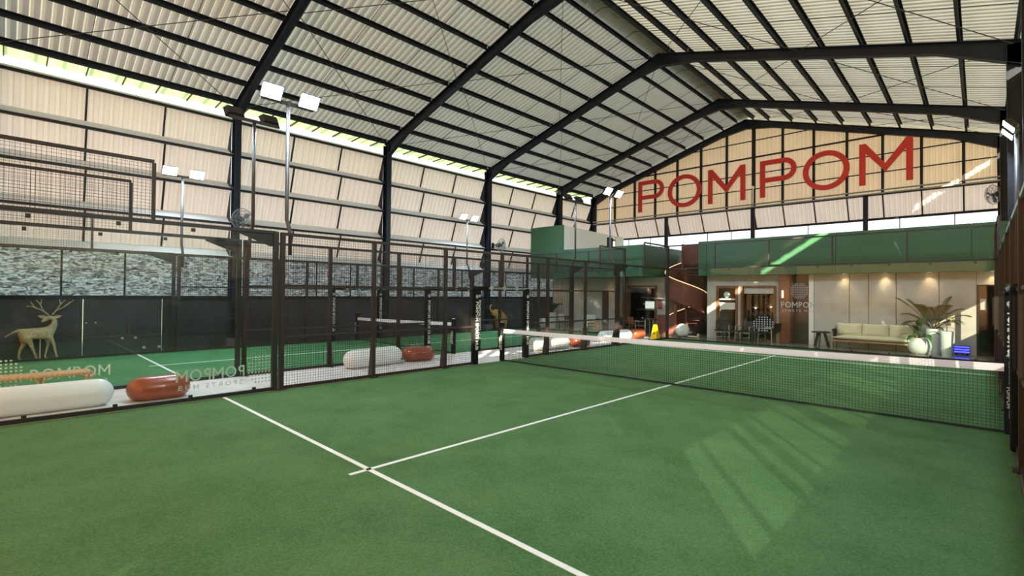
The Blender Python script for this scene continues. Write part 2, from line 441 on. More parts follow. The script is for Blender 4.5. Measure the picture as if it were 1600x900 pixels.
part('ridge_cap', MB().prism([(-.35, -.105), (0, 0), (.35, -.105), (.35, -.085), (0, .02), (-.35, -.085)], (XM, -16.1, roofz(XM)+.05), (1, 0, 0), (0, 0, 1), (0, YG+16.4, 0)), M['ridge'], ce)
PX = [XL+.12+1.045*i for i in range(9)]+[XM-.42]
PX += [XL+XR-x for x in PX]
for i in range(6):
    y0, y1 = CY[i], CY[i+1]
    for j, x in enumerate(PX):
        z = roofz(x)-.105; s = 1 if x < XM else -1
        c = MB()      # C-section purlin
        d = Vector((math.cos(ang), 0, s*math.sin(ang))); nn = Vector((-s*math.sin(ang), 0, math.cos(ang)))
        big = 1.35 if j in (0, 10) else 1
        c.prism([(-.035, -.09*big), (.035, -.09*big), (.035, -.07*big), (-.02, -.07*big), (-.02, .07), (.035, .07), (.035, .09), (-.035, .09)], (x, y0+.02, z), d, nn, (0, y1-y0-.04, 0))
        part('purlin', c, M['purlin'], ce)
    # sag rods between the purlins
    nr = 2
    for q in range(1, nr+1):
        yy = y0+(y1-y0)*q/(nr+1)
        for s in (-1, 1):
            xa = XL+.1 if s < 0 else XR-.1
            part('sag_rod', MB().beam((xa, yy, roofz(xa)-.14), (XM, yy, roofz(XM)-.14), .014, .014), M['rod'], ce)
    # cross bracing, two crosses per slope
    for s in (-1, 1):
        for a, b in ((0, .5), (.5, 1)):
            xa = (XL if s < 0 else XR)-s*(.2+a*(XM-XL-.3)); xb = (XL if s < 0 else XR)-s*(.2+b*(XM-XL-.3))
            za, zb = roofz(xa)-.30, roofz(xb)-.30
            part('brace_cable', MB().beam((xa, y0+.1, za), (xb, y1-.1, zb), .016, .016), M['rod'], ce)
            part('brace_cable', MB().beam((xb, y0+.1, zb), (xa, y1-.1, za-.02), .016, .016), M['rod'], ce)
# eave overhangs
for s in (-1, 1):
    xa = XL-.1 if s < 0 else XR+.1
    o = MB(); y = -16.1
    me = corr(YG+16.3, .95, .6, .03, M['eave'], 'eave_sheet')
    if s < 0: inst('eave_sheet', me, ce, (xa+.02, YG+.2, roofz(xa)+.0), (0, .02, PI))
    else: inst('eave_sheet', me, ce, (xa-.02, -16.1, roofz(xa)+.0), (0, .02, 0))
    yy = -15.8
    while yy < YG:
        part('eave_bracket', MB().beam((xa, yy, roofz(xa)-.02), (xa+s*.85, yy+.0, roofz(xa)-.05), .03, .05), M['girt'], ce); yy += .86

# ------------------------------------------------------------------ louvred side walls
def side_wall(name, X, out, girts, top_girt_z, low):
    w = structure(name); oo = .30*out
    for i in range(6):
        y0, y1 = CY[i]+(.13 if out < 0 else .01), CY[i+1]-(.13 if out < 0 else .01)
        n = 3 if y1-y0 > 4.5 else 2
        wd = (y1-y0)/n
        for r in range(len(girts)-1):
            zt, zb = girts[r]-.04, girts[r+1]+.27
            hgt = math.hypot(zt-zb, .33); a = math.atan2(zt-zb, .33)
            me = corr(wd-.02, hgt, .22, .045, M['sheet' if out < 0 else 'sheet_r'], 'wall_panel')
            for q in range(n):
                ya = y0+q*wd+.01
                if out < 0: inst('wall_panel', me, w, (X-.02, ya+wd-.02, zt), (0, a, PI))
                else: inst('wall_panel', me, w, (X+.02, ya, zt), (0, a, 0))
                if q: part('stud', MB().beam((X+out*.0, y0+q*wd, zt), (X+out*.31, y0+q*wd, zb), .05, .05, (0, 1, 0)), M['girt'], w)
            for e in (y0, y1):
                part('end_plate', MB().prism([(0, zt+.02), (out*.36, zb-.02), (out*.02, girts[r+1])], (X, e-.01, 0), (1, 0, 0), (0, 0, 1), (0, .02, 0)), M['girt'], w)
            part('ledge_strip', MB().prism([(out*.36, zb), (out*.36, zb+.012), (0, girts[r+1]+.052), (0, girts[r+1]+.04)], (X, y0-.1, 0), (1, 0, 0), (0, 0, 1), (0, y1-y0+.2, 0)), M['ledge'], w)
        for z in girts:
            part('girt', MB().box(X-.04, X+.04, y0-.1, y1+.1, z-.035, z+.04), M['girt'], w)
        part('eave_flashing', MB().box(X+out*.25-.01, X+out*.25+.01, y0-.1, y1+.1, girts[0]+.03, girts[0]+(.18 if out < 0 else .36)), M['ledge'], w)  # strip made taller on the right wall to narrow the sun streak
        part('eave_flashing', MB().prism([(0, girts[0]+.04), (out*.25, girts[0]+.16), (out*.25, girts[0]+.18), (0, girts[0]+.06)], (X, y0-.1, 0), (1, 0, 0), (0, 0, 1), (0, y1-y0+.2, 0)), M['ledge'], w)
        low(w, X, out, y0, y1)
    return w

def foil_sheet(X, y0, y1, z0, z1, nx=90, nz=26, seed=0):
    rnd = random.Random(seed); mb = MB()
    ph = [(rnd.uniform(0, 6), rnd.uniform(2.5, 9), rnd.uniform(14, 48), rnd.uniform(.003, .009)) for _ in range(14)]
    for i in range(nx+1):
        for j in range(nz+1):
            yy = y0+(y1-y0)*i/nx; zz = z0+(z1-z0)*j/nz
            d = sum(a*math.sin(ky*yy*1.7+kz*zz+p+1.6*math.sin(yy*ky*.53+p)) for p, ky, kz, a in ph)+rnd.uniform(-.006, .006)
            mb.v.append((X+d, yy, zz))
    for i in range(nx):
        for j in range(nz):
            a = i*(nz+1)+j; mb.f.append((a, a+nz+1, a+nz+2, a+1))
    return mb

def low_left(w, X, out, y0, y1):
    zt, zm = GIRT[4], 1.67
    part('foil_curtain', foil_sheet(X-.12, y0-.1, y1+.1, zm-.02, zt, seed=int(y0*10)), M['foil'], w)
    part('girt', MB().box(X-.06, X+.05, y0-.12, y1+.12, zm-.05, zm+.05), M['girt'], w)
    n = 4
    for q in range(n+1):
        yy = y0+(y1-y0)*q/n
        part('stud', MB().box(X-.07, X-.02, yy-.022, yy+.022, zm+.05, zt-.03), M['girt'], w)
    n = 3
    for q in range(n):
        a = y0+(y1-y0)*q/n; b = y0+(y1-y0)*(q+1)/n
        part('lower_panel', MB().box(X-.06, X+.0, a-.1 if q == 0 else a+.008, b+.1 if q == n-1 else b-.008, 0, zm-.05), M['black'], w)
side_wall('wall_left', XL, -1, GIRT, 7.7, low_left)

def low_right(w, X, out, y0, y1):
    ys = max(y0, -8.7)  # solid panels up to here are added, unseen, to cut off the sun patch
    if y1 < -9: part('lower_panel', MB().box(X, X+.06, y0-.13, y1+.13, 1.22, 2.3), M['black'], w); ys = y1
    elif ys > y0: part('lower_panel', MB().box(X, X+.06, y0-.13, ys, 1.22, 2.3), M['black'], w)
    part('lower_panel', MB().box(X, X+.06, y0-.12, y1+.12, 0, 1.22), M['black'], w)
    part('girt', MB().box(X-.05, X+.05, y0-.12, y1+.12, 1.2, 1.27), M['girt'], w)
    part('shade_net', MB().add([(X+.05, ys-.01, 1.22), (X+.05, y1+.13, 1.22), (X+.05, y1+.13, 2.3), (X+.05, ys-.01, 2.3)], [(0, 1, 2, 3)]), M['shade' if y0 < 7 else 'shade_open'], w)
    for q in range(7):
        yy = y0+(y1-y0)*q/6; w_ = .05 if q % 3 == 0 else .025
        part('stud', MB().box(X-.04, X+.04, yy-w_, yy+w_, 1.22, 2.3), M['girt'], w)
side_wall('wall_right', XR, 1, [7.3, 6.1, 4.85, 3.6, 2.3], 7.3, low_right)

wb = structure('wall_back')
part('wall_panel', MB().box(XL, XR, -16.2, -16.12, 0, 11.4), M['gsheet'], wb)

# ------------------------------------------------------------------ gable wall with sign
wg = structure('wall_far')
GX = [XL+.10, -12.11, -10.70, -9.33, -7.95, -6.57, -5.17, -3.81, -2.45, -1.10, .23, 1.55, 2.87, 4.18, XR-.05]
GZ = [6.5, 7.43, 8.22, 9.08, 9.95, 10.9]
YGp = YG+.16
for i in range(14):
    x0, x1 = GX[i]+.02, GX[i+1]-.02
    for k in range(5):
        z0, z1 = GZ[k]+.01, GZ[k+1]-.01
        ta, tb = roofz(x0)-.12, roofz(x1)-.12
        if max(ta, tb) < z0+.1: continue
        n = 7; v = []; f = []
        for j in range(n):
            for fr, h in ((0, 0), (.3, 0), (.45, .04), (.75, .04), (.9, 0)):
                xx = x0+(x1-x0)*(j+fr)/n; zz = min(z1, max(z0+.02, ta+(tb-ta)*(j+fr)/n)); v += [(xx, YGp+h, z0), (xx, YGp+h, zz)]
        v += [(x1, YGp, z0), (x1, YGp, min(z1, max(z0+.02, tb)))]
        f = [(2*q, 2*q+1, 2*q+3, 2*q+2) for q in range(len(v)//2-1)]
        part('wall_panel', MB().add(v, f), M['gsheet'], wg)
for x in GX[1:-1]:
    big = .075 if abs(x+3.81) < .05 else .05
    part('mullion', MB().box(x-big, x+big, YG+.02, YGp-.02, GZ[0], roofz(x)-.22), M['girt'], wg)
for k, z in enumerate(GZ[1:5]):
    e = max(0, (z-roofz(XL)+.25)/SL); t = .032 if k == 2 else .018
    part('girt', MB().box(XL+e+.1, XR-e-.1, YG+.06, YGp-.01, z-t, z+t), M['girt'], wg)
# horizontal wind beam at the kink
wbm = MB()
for dy, dz in ((-.10, 0), (.08, 0), (-.01, .12)): wbm.tube([(XL+.15, YG+dy-.1, 6.5+dz), (XR-.15, YG+dy-.1, 6.5+dz)], .035, 8)
part('wind_beam', MB().box(XL+.1, XR-.1, YG-.02, YG+.1, 6.40, 6.50), M['girt'], wg)
part('tube_rail', MB().tube([(XL+.15, YG-.12, 6.60), (XR-.15, YG-.12, 6.60)], .035, 8), M['ridge'], wg)
part('tube_rail', MB().tube([(XL+.15, YG-.12, 6.46), (XR-.15, YG-.12, 6.46)], .035, 8), M['ridge'], wg)
# lower outward flaps
for i in range(14):
    x0, x1 = GX[i]+.02, GX[i+1]-.02
    hgt = math.hypot(1.0, .5); a = math.atan2(1.0, .5)
    me = corr(x1-x0, hgt, .19, .04, M['sheet'], 'flap_panel')
    inst('flap_panel', me, wg, (x1, YG+.1, 6.4), (0, a, PI/2))
    if i: part('stud', MB().beam((GX[i], YG+.08, 6.4), (GX[i], YG+.58, 5.4), .04, .05, (1, 0, 0)), M['girt'], wg)
part('girt', MB().box(XL, XR, YG+.54, YG+.62, 5.36, 5.46), M['girt'], wg)
for x in (-8.6, -3.83, .94):
    part('gable_column', MB().prism([(-.02, 6.5), (.10, 6.5), (.14, 0), (-.02, 0)], (x-.09, YG+.0, 0), (0, 1, 0), (0, 0, 1), (.18, 0, 0)), M['steel'], wg)
    part('flap_bracket', MB().prism([(0, 6.5), (.5, 5.4), (0, 5.4)], (x-.02, YG+.06, 0), (0, 1, 0), (0, 0, 1), (.04, 0, 0)), M['girt'], wg)
for x in (-11.4, -9.9, -6.4, -5.1, -1.45, 2.1, 3.9): part('strut', MB().box(x-.015, x+.015, YG+.56, YG+.60, 3, 5.4), M['girt'], wg)
part('rail', MB().box(XL, XR, YG+.5, YG+.53, 4.75, 4.79), M['girt'], wg)
part('lower_wall', MB().box(XL, XR, YG+.5, YG+.6, 0, 3.0), M['greywall'], wg)

# red letters
bz, H = 6.90, 1.86
spec = [('P', -10.38, 1.66, 'first red letter P of the gable sign, at its left end'), ('O', -8.47, 1.97, 'red letter O in the left half of the gable sign'),
        ('M', -6.12, 1.94, 'red letter M in the middle of the gable sign, before the gap'), ('P', -3.46, 1.66, 'red letter P right of the gap in the gable sign'),
        ('O', -1.53, 1.89, 'red letter O in the right half of the gable sign'), ('M', .72, 1.89, 'last red letter M, right end of the gable sign')]
for ch, x, w_, lab in spec:
    o = part('sign_letter', letter(MB(), ch, w_, H, .235, (x, YG+.0, bz), (1, 0, 0), (0, 0, 1), (0, -.09, 0)), M['red'])
    tag(o, lab, 'letter', 'red letters of the gable sign')

# ------------------------------------------------------------------ court fences
def wires_x(X, y0, y1, z0, z1, p=.052, w=.0043):
    mb = MB(); n = round((y1-y0)/p); k = round((z1-z0)/p)
    for i in range(1, n): yy = y0+(y1-y0)*i/n; mb.box(X-w/2, X+w/2, yy-w/2, yy+w/2, z0, z1)
    for j in range(1, k): zz = z0+(z1-z0)*j/k; mb.box(X-w/2+.004, X+w/2+.004, y0, y1, zz-w/2, zz+w/2)
    return mb
def wires_y(Y, x0, x1, z0, z1, p=.052, w=.0043):
    mb = MB(); n = round((x1-x0)/p); k = round((z1-z0)/p)
    for i in range(1, n): xx = x0+(x1-x0)*i/n; mb.box(xx-w/2, xx+w/2, Y-w/2, Y+w/2, z0, z1)
    for j in range(1, k): zz = z0+(z1-z0)*j/k; mb.box(x0, x1, Y-w/2+.004, Y+w/2+.004, zz-w/2, zz+w/2)
    return mb

def pad_text(parent, X, Y, hw, face, inner):
    """white vertical lettering and a round emblem on one face of a padded post"""
    if face == 'inner': o = Vector((X+inner*(hw+.003), Y, 1.03)); ax = Vector((0, 0, -1)); ay = Vector((0, inner, 0)); n = Vector((inner, 0, 0))
    else: o = Vector((X, Y-hw-.003, 1.03)); ax = Vector((0, 0, -1)); ay = Vector((1, 0, 0)); n = Vector((0, -1, 0))
    part('lettering', text_mb('POMPOM SPORTS HUB', .125, o, ax, ay, n*.002, .004), M['print'], parent, stuff=True)
    c = o-ax*.77; q = MB(); k = 14
    q.add([c+(ax*math.cos(2*PI*i/k)+ay*math.sin(2*PI*i/k))*.05+n*.002 for i in range(k)], [tuple(range(k))])
    part('emblem', q, M['gprint'], parent)

def side_fence(X, out, label, face='inner', text_side=0):
    inner = text_side or -out
    f = thing('side_fence', label, 'fence', (X, 0, 0), 'court side fences')
    ps = .04
    for y in (-5.96, -4, -2, 0, 2, 4, 5.96):
        p = MB().box(X-ps, X+ps, y-ps, y+ps, 0 if y else 2.0, 3.0)
        if abs(y) > .1: p.prism([(-.05, .02), (.16, .02), (.05, .75), (.03, .75)], (X+out*.04, y-.008, 0), (out, 0, 0), (0, 0, 1), (0, .016, 0)).box(X-.09, X+.09, y-.09, y+.09, .012, .03)
        part('post', p, M['fence'], f)
    for s in (-1, 1):
        y1 = s*10
        part('glass_post', MB().box(X-.04, X+.04, s*6.09-.045, s*6.09+.045, 0, 3.02), M['fencegrey'], f)
        part('gusset', MB().prism([(0, 2.97), (s*.62, 2.97), (s*.62, 2.94), (.08*s, 2.74), (0, 2.74)], (X-.01, s*6.12, 0), (0, 1, 0), (0, 0, 1), (.02, 0, 0)), M['fencegrey'], f)
        part('corner_post', MB().box(X-.05, X+.05, y1-.05, y1+.05, 0, 4.0), M['fence'], f)
        for a, b in ((6.14, 7.988), (7.997, 9.95)):
            ya, yb = sorted((s*a, s*b))
            part('glass_pane', MB().box(X-.006, X+.006, ya, yb, .09, 2.96), M['glass'], f)
        ya, yb = sorted((s*6.1, s*9.96))
        part('top_rail', MB().box(X-.035, X+.035, ya, yb, 2.97, 3.03), M['fencegrey'], f)
        part('bottom_rail', MB().box(X-.03, X+.03, ya, yb, .012, .075), M['fencegrey'], f)
        for q in (6.44, 7.44, 8.44, 9.44):
            for z in (2.92, .085):
                part('glass_clip', MB().box(X-.022, X+.022, s*q-.028, s*q+.028, z-.03, z+.03), M['fencegrey'], f)
        for q in (7.62, 8.36) if s < 0 else (7.62,):
            part('glass_bolt', MB().tube([(X-.02, s*7.99-.10, .97), (X+.02, s*7.99-.10, .97)], .022, 10), M['ridge'], f) if q < 8 else part('glass_bolt', MB().tube([(X-.02, s*7.99+.10, .97), (X+.02, s*7.99+.10, .97)], .022, 10), M['ridge'], f)
        # raised mesh at the corner, 3 m to 4 m
        ya, yb = sorted((s*8, s*9.95))
        part('mesh_panel', wires_x(X, ya, yb, 3.03, 3.97), M['wire'], f, stuff=True)
        part('mesh_frame', MB().box(X-.025, X+.025, ya, yb, 3.95, 4.0), M['fence'], f)
        part('mesh_frame', MB().box(X-.025, X+.025, s*8-.025, s*8+.025, 3.0, 3.95), M['fence'], f)
        # the 2 m bays of welded mesh
        ya, yb = sorted((s*1.0, s*5.96))
        part('mesh_panel', wires_x(X, ya, yb, .06, 2.97), M['wire'], f, stuff=True)
        for z in (1.0, 2.0):
            part('mid_rail', MB().box(X-.02, X+.02, ya, yb, z-.022, z+.022), M['fence'], f)
        part('bottom_rail', MB().box(X-.025, X+.025, ya, yb, .012, .075), M['fence'], f)
    part('mesh_panel', wires_x(X, -1.0, 1.0, 2.06, 2.97), M['wire'], f, stuff=True)
    part('top_rail', MB().box(X-.03, X+.03, -6.0, 6.0, 2.965, 3.02), M['fence' if X < 4 else 'ridge'], f)  # right fence rail in pale metal, a highlight put into the colour
    # padded gateway
    for y in (-1, 1):
        p = part('post_pad', MB().box(X-.075, X+.075, y-.075, y+.075, .0125, 2.03), M['pad'], f, bevel=.02)
        pad_text(p, X, y, .075, face if y > 0 else 'inner', inner)
    p = part('lintel_pad', MB().tube([(X, -1.07, 2.02), (X, 1.07, 2.02)], .055, 12), M['pad'], f, smooth=True)
    for q in (-.45, .05, .55):
        e = MB(); k = 12
        e.add([(X+inner*.058, q+.062*math.cos(2*PI*i/k), 2.03+.062*math.sin(2*PI*i/k)) for i in range(k)], [tuple(range(k))])
        part('emblem', e, M['gprint'], p)
        part('lettering', text_mb('POMPOM SPORTS HUB', .075, (X+inner*.058, q+.28, 2.02), (0, 1 if inner > 0 else -1, 0), (0, 0, 1), (inner*.001, 0, 0), .003), M['gprint'], p, stuff=True)
    return f

FA = side_fence(-5, -1, 'brown mesh and glass side fence of the large court, along the path')
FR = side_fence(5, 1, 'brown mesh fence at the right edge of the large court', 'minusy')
FB = side_fence(-7.1, 1, 'side fence of the narrower court, behind the row of capsule seats', 'inner', 1)
FC = side_fence(-13.1, -1, 'far left side fence of the narrower court, before the black wall')

def end_fence(x0, x1, n, label):
    Y = 10.0
    f = thing('end_fence', label, 'fence', ((x0+x1)/2, Y, 0), 'court end fences')
    w = (x1-x0)/n
    for i in range(n):
        a = x0+i*w; b = a+w
        part('glass_pane', MB().box(a+(.06 if i == 0 else .006), b-(.06 if i == n-1 else .006), Y-.006, Y+.006, .09, 2.96), M['glass'], f)
        part('mesh_panel', wires_y(Y, a+.03, b-.03, 3.03, 3.96), M['wire'], f, stuff=True)
        if i: part('mesh_post', MB().box(a-.025, a+.025, Y-.025, Y+.025, 3.03, 3.96), M['fence'], f)
        for q in (.28, .78):
            for z in (2.92, .085):
                part('glass_clip', MB().box(a+w*q-.028, a+w*q+.028, Y-.025, Y+.025, z-.03, z+.03), M['fencegrey'], f)
    part('top_rail', MB().box(x0+.05, x1-.05, Y-.03, Y+.03, 3.95, 4.0), M['fence'], f)
    part('glass_rail', MB().box(x0+.05, x1-.05, Y-.035, Y+.035, 2.97, 3.03), M['fencegrey'], f)
    part('bottom_rail', MB().box(x0+.05, x1-.05, Y-.03, Y+.03, .012, .075), M['fencegrey'], f)
    return f
EA = end_fence(-5, 5, 5, 'glass back wall across the far end of the large court')
EB = end_fence(-13.1, -7.1, 3, 'glass back wall at the far end of the narrower court')

# glass prints
logo(FA, (-5-.012, -6.60, .345), (0, -1, 0), (0, 0, 1), (-.003, 0, 0), 1.05, M['glassprint'], True, (-5-.012, -6.29, .44))
logo(FB, (-7.1+.012, -9.33, .30), (0, 1, 0), (0, 0, 1), (.003, 0, 0), 1.07, M['glassprint'], True, (-7.1+.012, -9.68, .44))
logo(EA, (-.58, 9.985, 1.48), (1, 0, 0), (0, 0, 1), (0, -.003, 0), 1.1, M['gprint'], True, (0, 9.985, 2.08))
dd = MB()
for i in range(8):
    for j in range(7):
        if abs(i-3.5)+abs(j-3) > 5.3: continue
        cx_, cz_ = -1.5+i*.092, .60+j*.082
        dd.add([(cx_-.022, 9.98, cz_-.022), (cx_+.022, 9.98, cz_-.022), (cx_+.022, 9.98, cz_+.022), (cx_-.022, 9.98, cz_+.022)], [(0, 1, 2, 3)])
part('dot_field', dd, M['gprint'], EA, stuff=True)

# ------------------------------------------------------------------ nets
def tennis_net(x0, x1, label):
    n = thing('court_net', label, 'net', ((x0+x1)/2, 0, 0), 'court nets')
    xc = (x0+x1)/2; L_ = x1-x0
    def top(x): return .918+.0085*(x-xc)*(9.8/L_)+.018*((x-xc)/(L_/2))**2
    mb = MB(); p = .045; w = .0042
    k = round(L_/p)
    for i in range(k+1):
        x = x0+L_*i/k; mb.box(x-w/2, x+w/2, -w/2, w/2, .04, top(x)-.05)
    nz = 18
    for j in range(1, nz):
        z = .05+j*.045
        if z > .80: break
        mb.box(x0, x1, -w/2-.003, w/2-.003, z-w/2, z+w/2)
    part('netting', mb, M['net'], n, stuff=True)
    t = MB(); k = 40
    for i in range(k+1):
        x = x0+L_*i/k; z = top(x); wv = .004*math.sin(i*1.7)
        t.v += [(x, -.022+wv, z-.105), (x, -.012+wv, z), (x, .012, z), (x, .022, z-.105)]
    for i in range(k):
        for j in range(3):
            a = 4*i+j; t.f.append((a, a+4, a+5, a+1))
    part('top_tape', t, M['tape'], n, smooth=True)
    part('bottom_cord', MB().tube([(x0, 0, .04), (x1, 0, .04)], .018, 8), M['net'], n)
    for s, x in ((-1, x0), (1, x1)):
        q = part('net_post', MB().lathe([(.068, .0125), (.072, .03), (.072, 1.05), (.06, 1.08)], (x+s*.075, 0, 0), 16), M['pad'], n, smooth=False)
        part('post_cap', MB().lathe([(.058, 1.08), (.05, 1.095), (.02, 1.10)], (x+s*.075, 0, 0), 16), M['ridge'], q)
        for k_, tx in enumerate(('POMPOM', 'SPORTS HUB')):
            part('lettering', text_mb(tx, .07, (x+s*.075-.03+.06*k_, -.0745, .52), (0, 0, -1), (1, 0, 0), (0, -.002, 0), .002), M['print'], q, stuff=True)
    return n
tennis_net(-4.895, 4.90, 'long net with white top tape across the large court')
tennis_net(-13.01, -7.18, 'shorter net with white tape across the narrower court')

# ------------------------------------------------------------------ floodlights
def flood(x, y, dirx, zt, label, bend=.25, group='twin floodlight poles'):
    px = x-dirx*bend
    f = thing('floodlight_pole', label, 'floodlight', (x-dirx*.06, y, 2.6), group)
    part('pole', MB().tube([(x-dirx*.06, y, 2.6), (x-dirx*.06, y, 2.95), (x-dirx*.10, y, 3.10), (px, y, 3.32), (px, y, zt)], .038, 8), M['pole'], f, smooth=True)
    part('crossbar', MB().box(px-.03, px+.03, y-.5, y+.5, zt-.03, zt+.03), M['pole'], f)
    t = math.radians(38)
    nrm = Vector((dirx*math.cos(t), 0, -math.sin(t))); up = Vector((dirx*math.sin(t), 0, math.cos(t))); sd = Vector((0, 1, 0))
    for s in (-1, 1):
        c = Vector((px+dirx*.10, y+s*.36, zt+.13))
        h = MB().add([c+nrm*a+sd*b*sb+up*d*sb for a, sb in ((-.07, .72), (.05, 1)) for b, d in ((-.20, -.15), (.20, -.15), (.20, .15), (-.20, .15))],
                     [(0, 1, 2, 3), (7, 6, 5, 4), (0, 4, 5, 1), (1, 5, 6, 2), (2, 6, 7, 3), (3, 7, 4, 0)])
        hb = part('lamp_housing', h, M['lampbody'], f)
        part('lens', MB().add([c+nrm*.055+sd*b+up*d for b, d in ((-.18, -.13), (.18, -.13), (.18, .13), (-.18, .13))], [(0, 1, 2, 3) if dirx > 0 else (3, 2, 1, 0)]), M['lamp'], hb)
        part('bracket', MB().beam((px, y+s*.36, zt), c-nrm*.05, .16, .02), M['lampbody'], hb)
    return f
flood(-5, -5.8, 1, 5.62, 'lit twin floodlight on the tall pole nearest the left, over the large court')
flood(-5, 5.9, 1, 5.55, 'lit twin floodlight left of the gable sign, at the far end of the path')
flood(5, 5.9, -1, 5.55, 'lit twin floodlight at the right edge below the roof corner')
flood(5, -5.8, -1, 5.62, 'lit twin floodlight beside the viewpoint, outside the view')
flood(-7.1, -5.9, -1, 5.62, 'twin floodlight seen from behind in front of the nearest wall column')
flood(-7.1, 5.9, -1, 5.55, 'twin floodlight seen from behind above the white upper wall')
flood(-13.1, -5.85, 1, 5.45, 'lit twin floodlight against the left wall panels, left of the first wall fan')
flood(-13.1, 5.9, 1, 5.45, 'lit twin floodlight against the wall panels, left of the second wall fan')

# ------------------------------------------------------------------ wall fans
def wall_fan(c, facing, label):
    c = Vector(c); n = Vector(facing).normalized(); a = n.cross(Vector((0, 0, 1))).normalized(); b = a.cross(n)
    f = thing('wall_fan', label, 'fan', tuple(c-n*.45), 'wall fans')
    g = MB(); R = .36
    for r_, d in ((R, 0), (R*.8, .10), (R*.5, .13), (R*.25, .145), (R*.8, -.10)):
        g.tube([c+(a*math.cos(2*PI*i/24)+b*math.sin(2*PI*i/24))*r_+n*d for i in range(25)], .006 if r_ < R else .011, 5, False)
    for i in range(28):
        d = a*math.cos(2*PI*i/28)+b*math.sin(2*PI*i/28)
        g.tube([c+n*.15+d*.04, c+n*.13+d*R*.5, c+n*.10+d*R*.8, c+d*R, c-n*.10+d*R*.8, c-n*.13+d*R*.3], .0035, 4, False)
    part('guard', g, M['fanwire'], f, stuff=True)
    part('motor', MB().tube([c-n*.28, c-n*.26, c-n*.10, c-n*.08], [.05, .10, .10, .06], 14), M['lampbody'], f)
    part('hub', MB().tube([c-n*.05, c+n*.05], .05, 12), M['lampbody'], f)
    for k in range(3):
        t0 = 2*PI*k/3+.3; q = []
        for i in range(7):
            rr = .05+.26*i/6; w_ = .5*math.sin(PI*(.15+.8*i/6))
            for s in (-1, 1):
                t = t0+s*w_*.75; q.append(c+(a*math.cos(t)+b*math.sin(t))*rr+n*(.03*s))
        part('blade', MB().add(q, [(2*i, 2*i+1, 2*i+3, 2*i+2) for i in range(6)]), M['fanblade'], f)
    part('bracket', MB().beam(c-n*.5, c-n*.25, .06, .06).cbox(c-n*.5-Vector((0, 0, .05)), (.10, .10, .30)), M['lampbody'], f)
wall_fan((-13.1, -4.2, 4.28), (1, .25, -.15), 'black wall fan on the nearest column, left of the tall pole')
wall_fan((-13.1, 8.0, 4.36), (1, .3, -.1), 'grey wall fan on the far left column above the padded gateway')
wall_fan((5.0, 15.2, 5.65), (-1, -.5, -.15), 'grey wall fan high in the right corner under the floodlight')

# round speaker and right-hand column fittings
sp = thing('round_speaker', 'small round black speaker under the far left eave', 'speaker', (-13.5, 13.2, 8.0))
part('body', MB().tube([(-13.55, 13.1, 7.95), (-13.3, 13.05, 7.9)], [.10, .16], 14), M['lampbody'], sp)
part('grille', MB().tube([(-13.3, 13.05, 7.9), (-13.29, 13.05, 7.9)], .13, 14), M['fanwire'], sp)
part('bracket', MB().beam((-13.55, 13.1, 7.95), (-13.7, 13.3, 7.95), .04, .04), M['lampbody'], sp)

# ------------------------------------------------------------------ clubhouse, right half
YF, FZ = 12.35, 2.76
wf = structure('wall_front')
def wp(x0, x1, z0=0, z1=FZ, m='beige', name='wall_panel', y0=YF, y1=YF+.15):
    return part(name, MB().box(x0, x1, y0, y1, z0, z1), M[m], wf)
wp(-4.24, -3.83)
wp(-3.83, -1.40, 2.32, FZ, name='wall_header')
wp(-2.90, -2.79, 0, 2.32)
wp(-1.40, -.80)
wp(-.22, -.05, m='white')
xs = [-.04, 1.11, 1.70, 2.50, 3.65, 4.58]
for a, b in zip(xs, xs[1:]): wp(a+.012, b-.012)
part('joint_backing', MB().box(-.05, 4.58, YF+.03, YF+.14, 0, FZ), M['beigedark'], wf)
wp(4.58, 5.40, 2.32, FZ, name='wall_header')
wp(5.12, 5.40, 0, 2.32)
part('return_wall', MB().box(-4.24, -4.12, YF+.15, 15.5, 0, FZ), M['beige'], wf)
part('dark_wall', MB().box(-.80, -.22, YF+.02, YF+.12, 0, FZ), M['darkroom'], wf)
tr = structure('trim_1')
FX = [-4.42, -4.05, .78, 4.46, 5.40]
for a, b in zip(FX, FX[1:]):
    part('fascia_panel', MB().box(a+.006, b-.006, 11.78, 11.84, FZ, 4.28), M['green'], tr)
part('fascia_backing', MB().box(-4.42, 5.40, 11.842, 11.87, FZ+.09, 4.26), M['greensoffit'], tr)
part('soffit', MB().box(-4.42, 5.40, 11.84, YF+.15, FZ, FZ+.08), M['greensoffit'], tr)
part('fascia_end', MB().box(-4.42, -4.36, 11.84, 15.6, FZ, 4.28), M['green'], tr)
part('roof_slab', MB().box(-4.36, 5.40, 11.84, YG+.4, 4.0, 4.2), M['greywall'], tr)
part('slab_edge', MB().box(-4.36, 5.40, 12.6, 16.4, FZ+.1, FZ+.2), M['greywall'], tr)

# wooden glass door
dr = structure('door_1')
fr = MB().box(-3.83, -3.72, YF-.03, YF+.1, 0, 2.32).box(-3.01, -2.90, YF-.03, YF+.1, 0, 2.32).box(-3.72, -3.01, YF-.03, YF+.1, 2.21, 2.32).box(-3.72, -3.01, YF-.03, YF+.1, 0, .1)
part('door_frame', fr, M['wood'], dr)
part('pane', MB().box(-3.72, -3.01, YF+.03, YF+.042, .1, 2.21), M['clear'], dr)
part('handle', MB().tube([(-3.66, YF-.07, .9), (-3.66, YF-.07, 1.5)], .014, 8), M['ridge'], dr)
part('notice', MB().box(-3.70, -3.03, YF+.012, YF+.02, 1.28, 1.58), M['white'], dr, label='white printed notice on the door glass')
part('notice_strip', MB().box(-3.70, -3.03, YF+.012, YF+.02, 1.70, 1.76), M['white'], dr)
part('round_sticker', MB().tube([(-3.38, YF+.012, 1.93), (-3.38, YF+.02, 1.93)], .13, 20), M['glassprint'], dr)
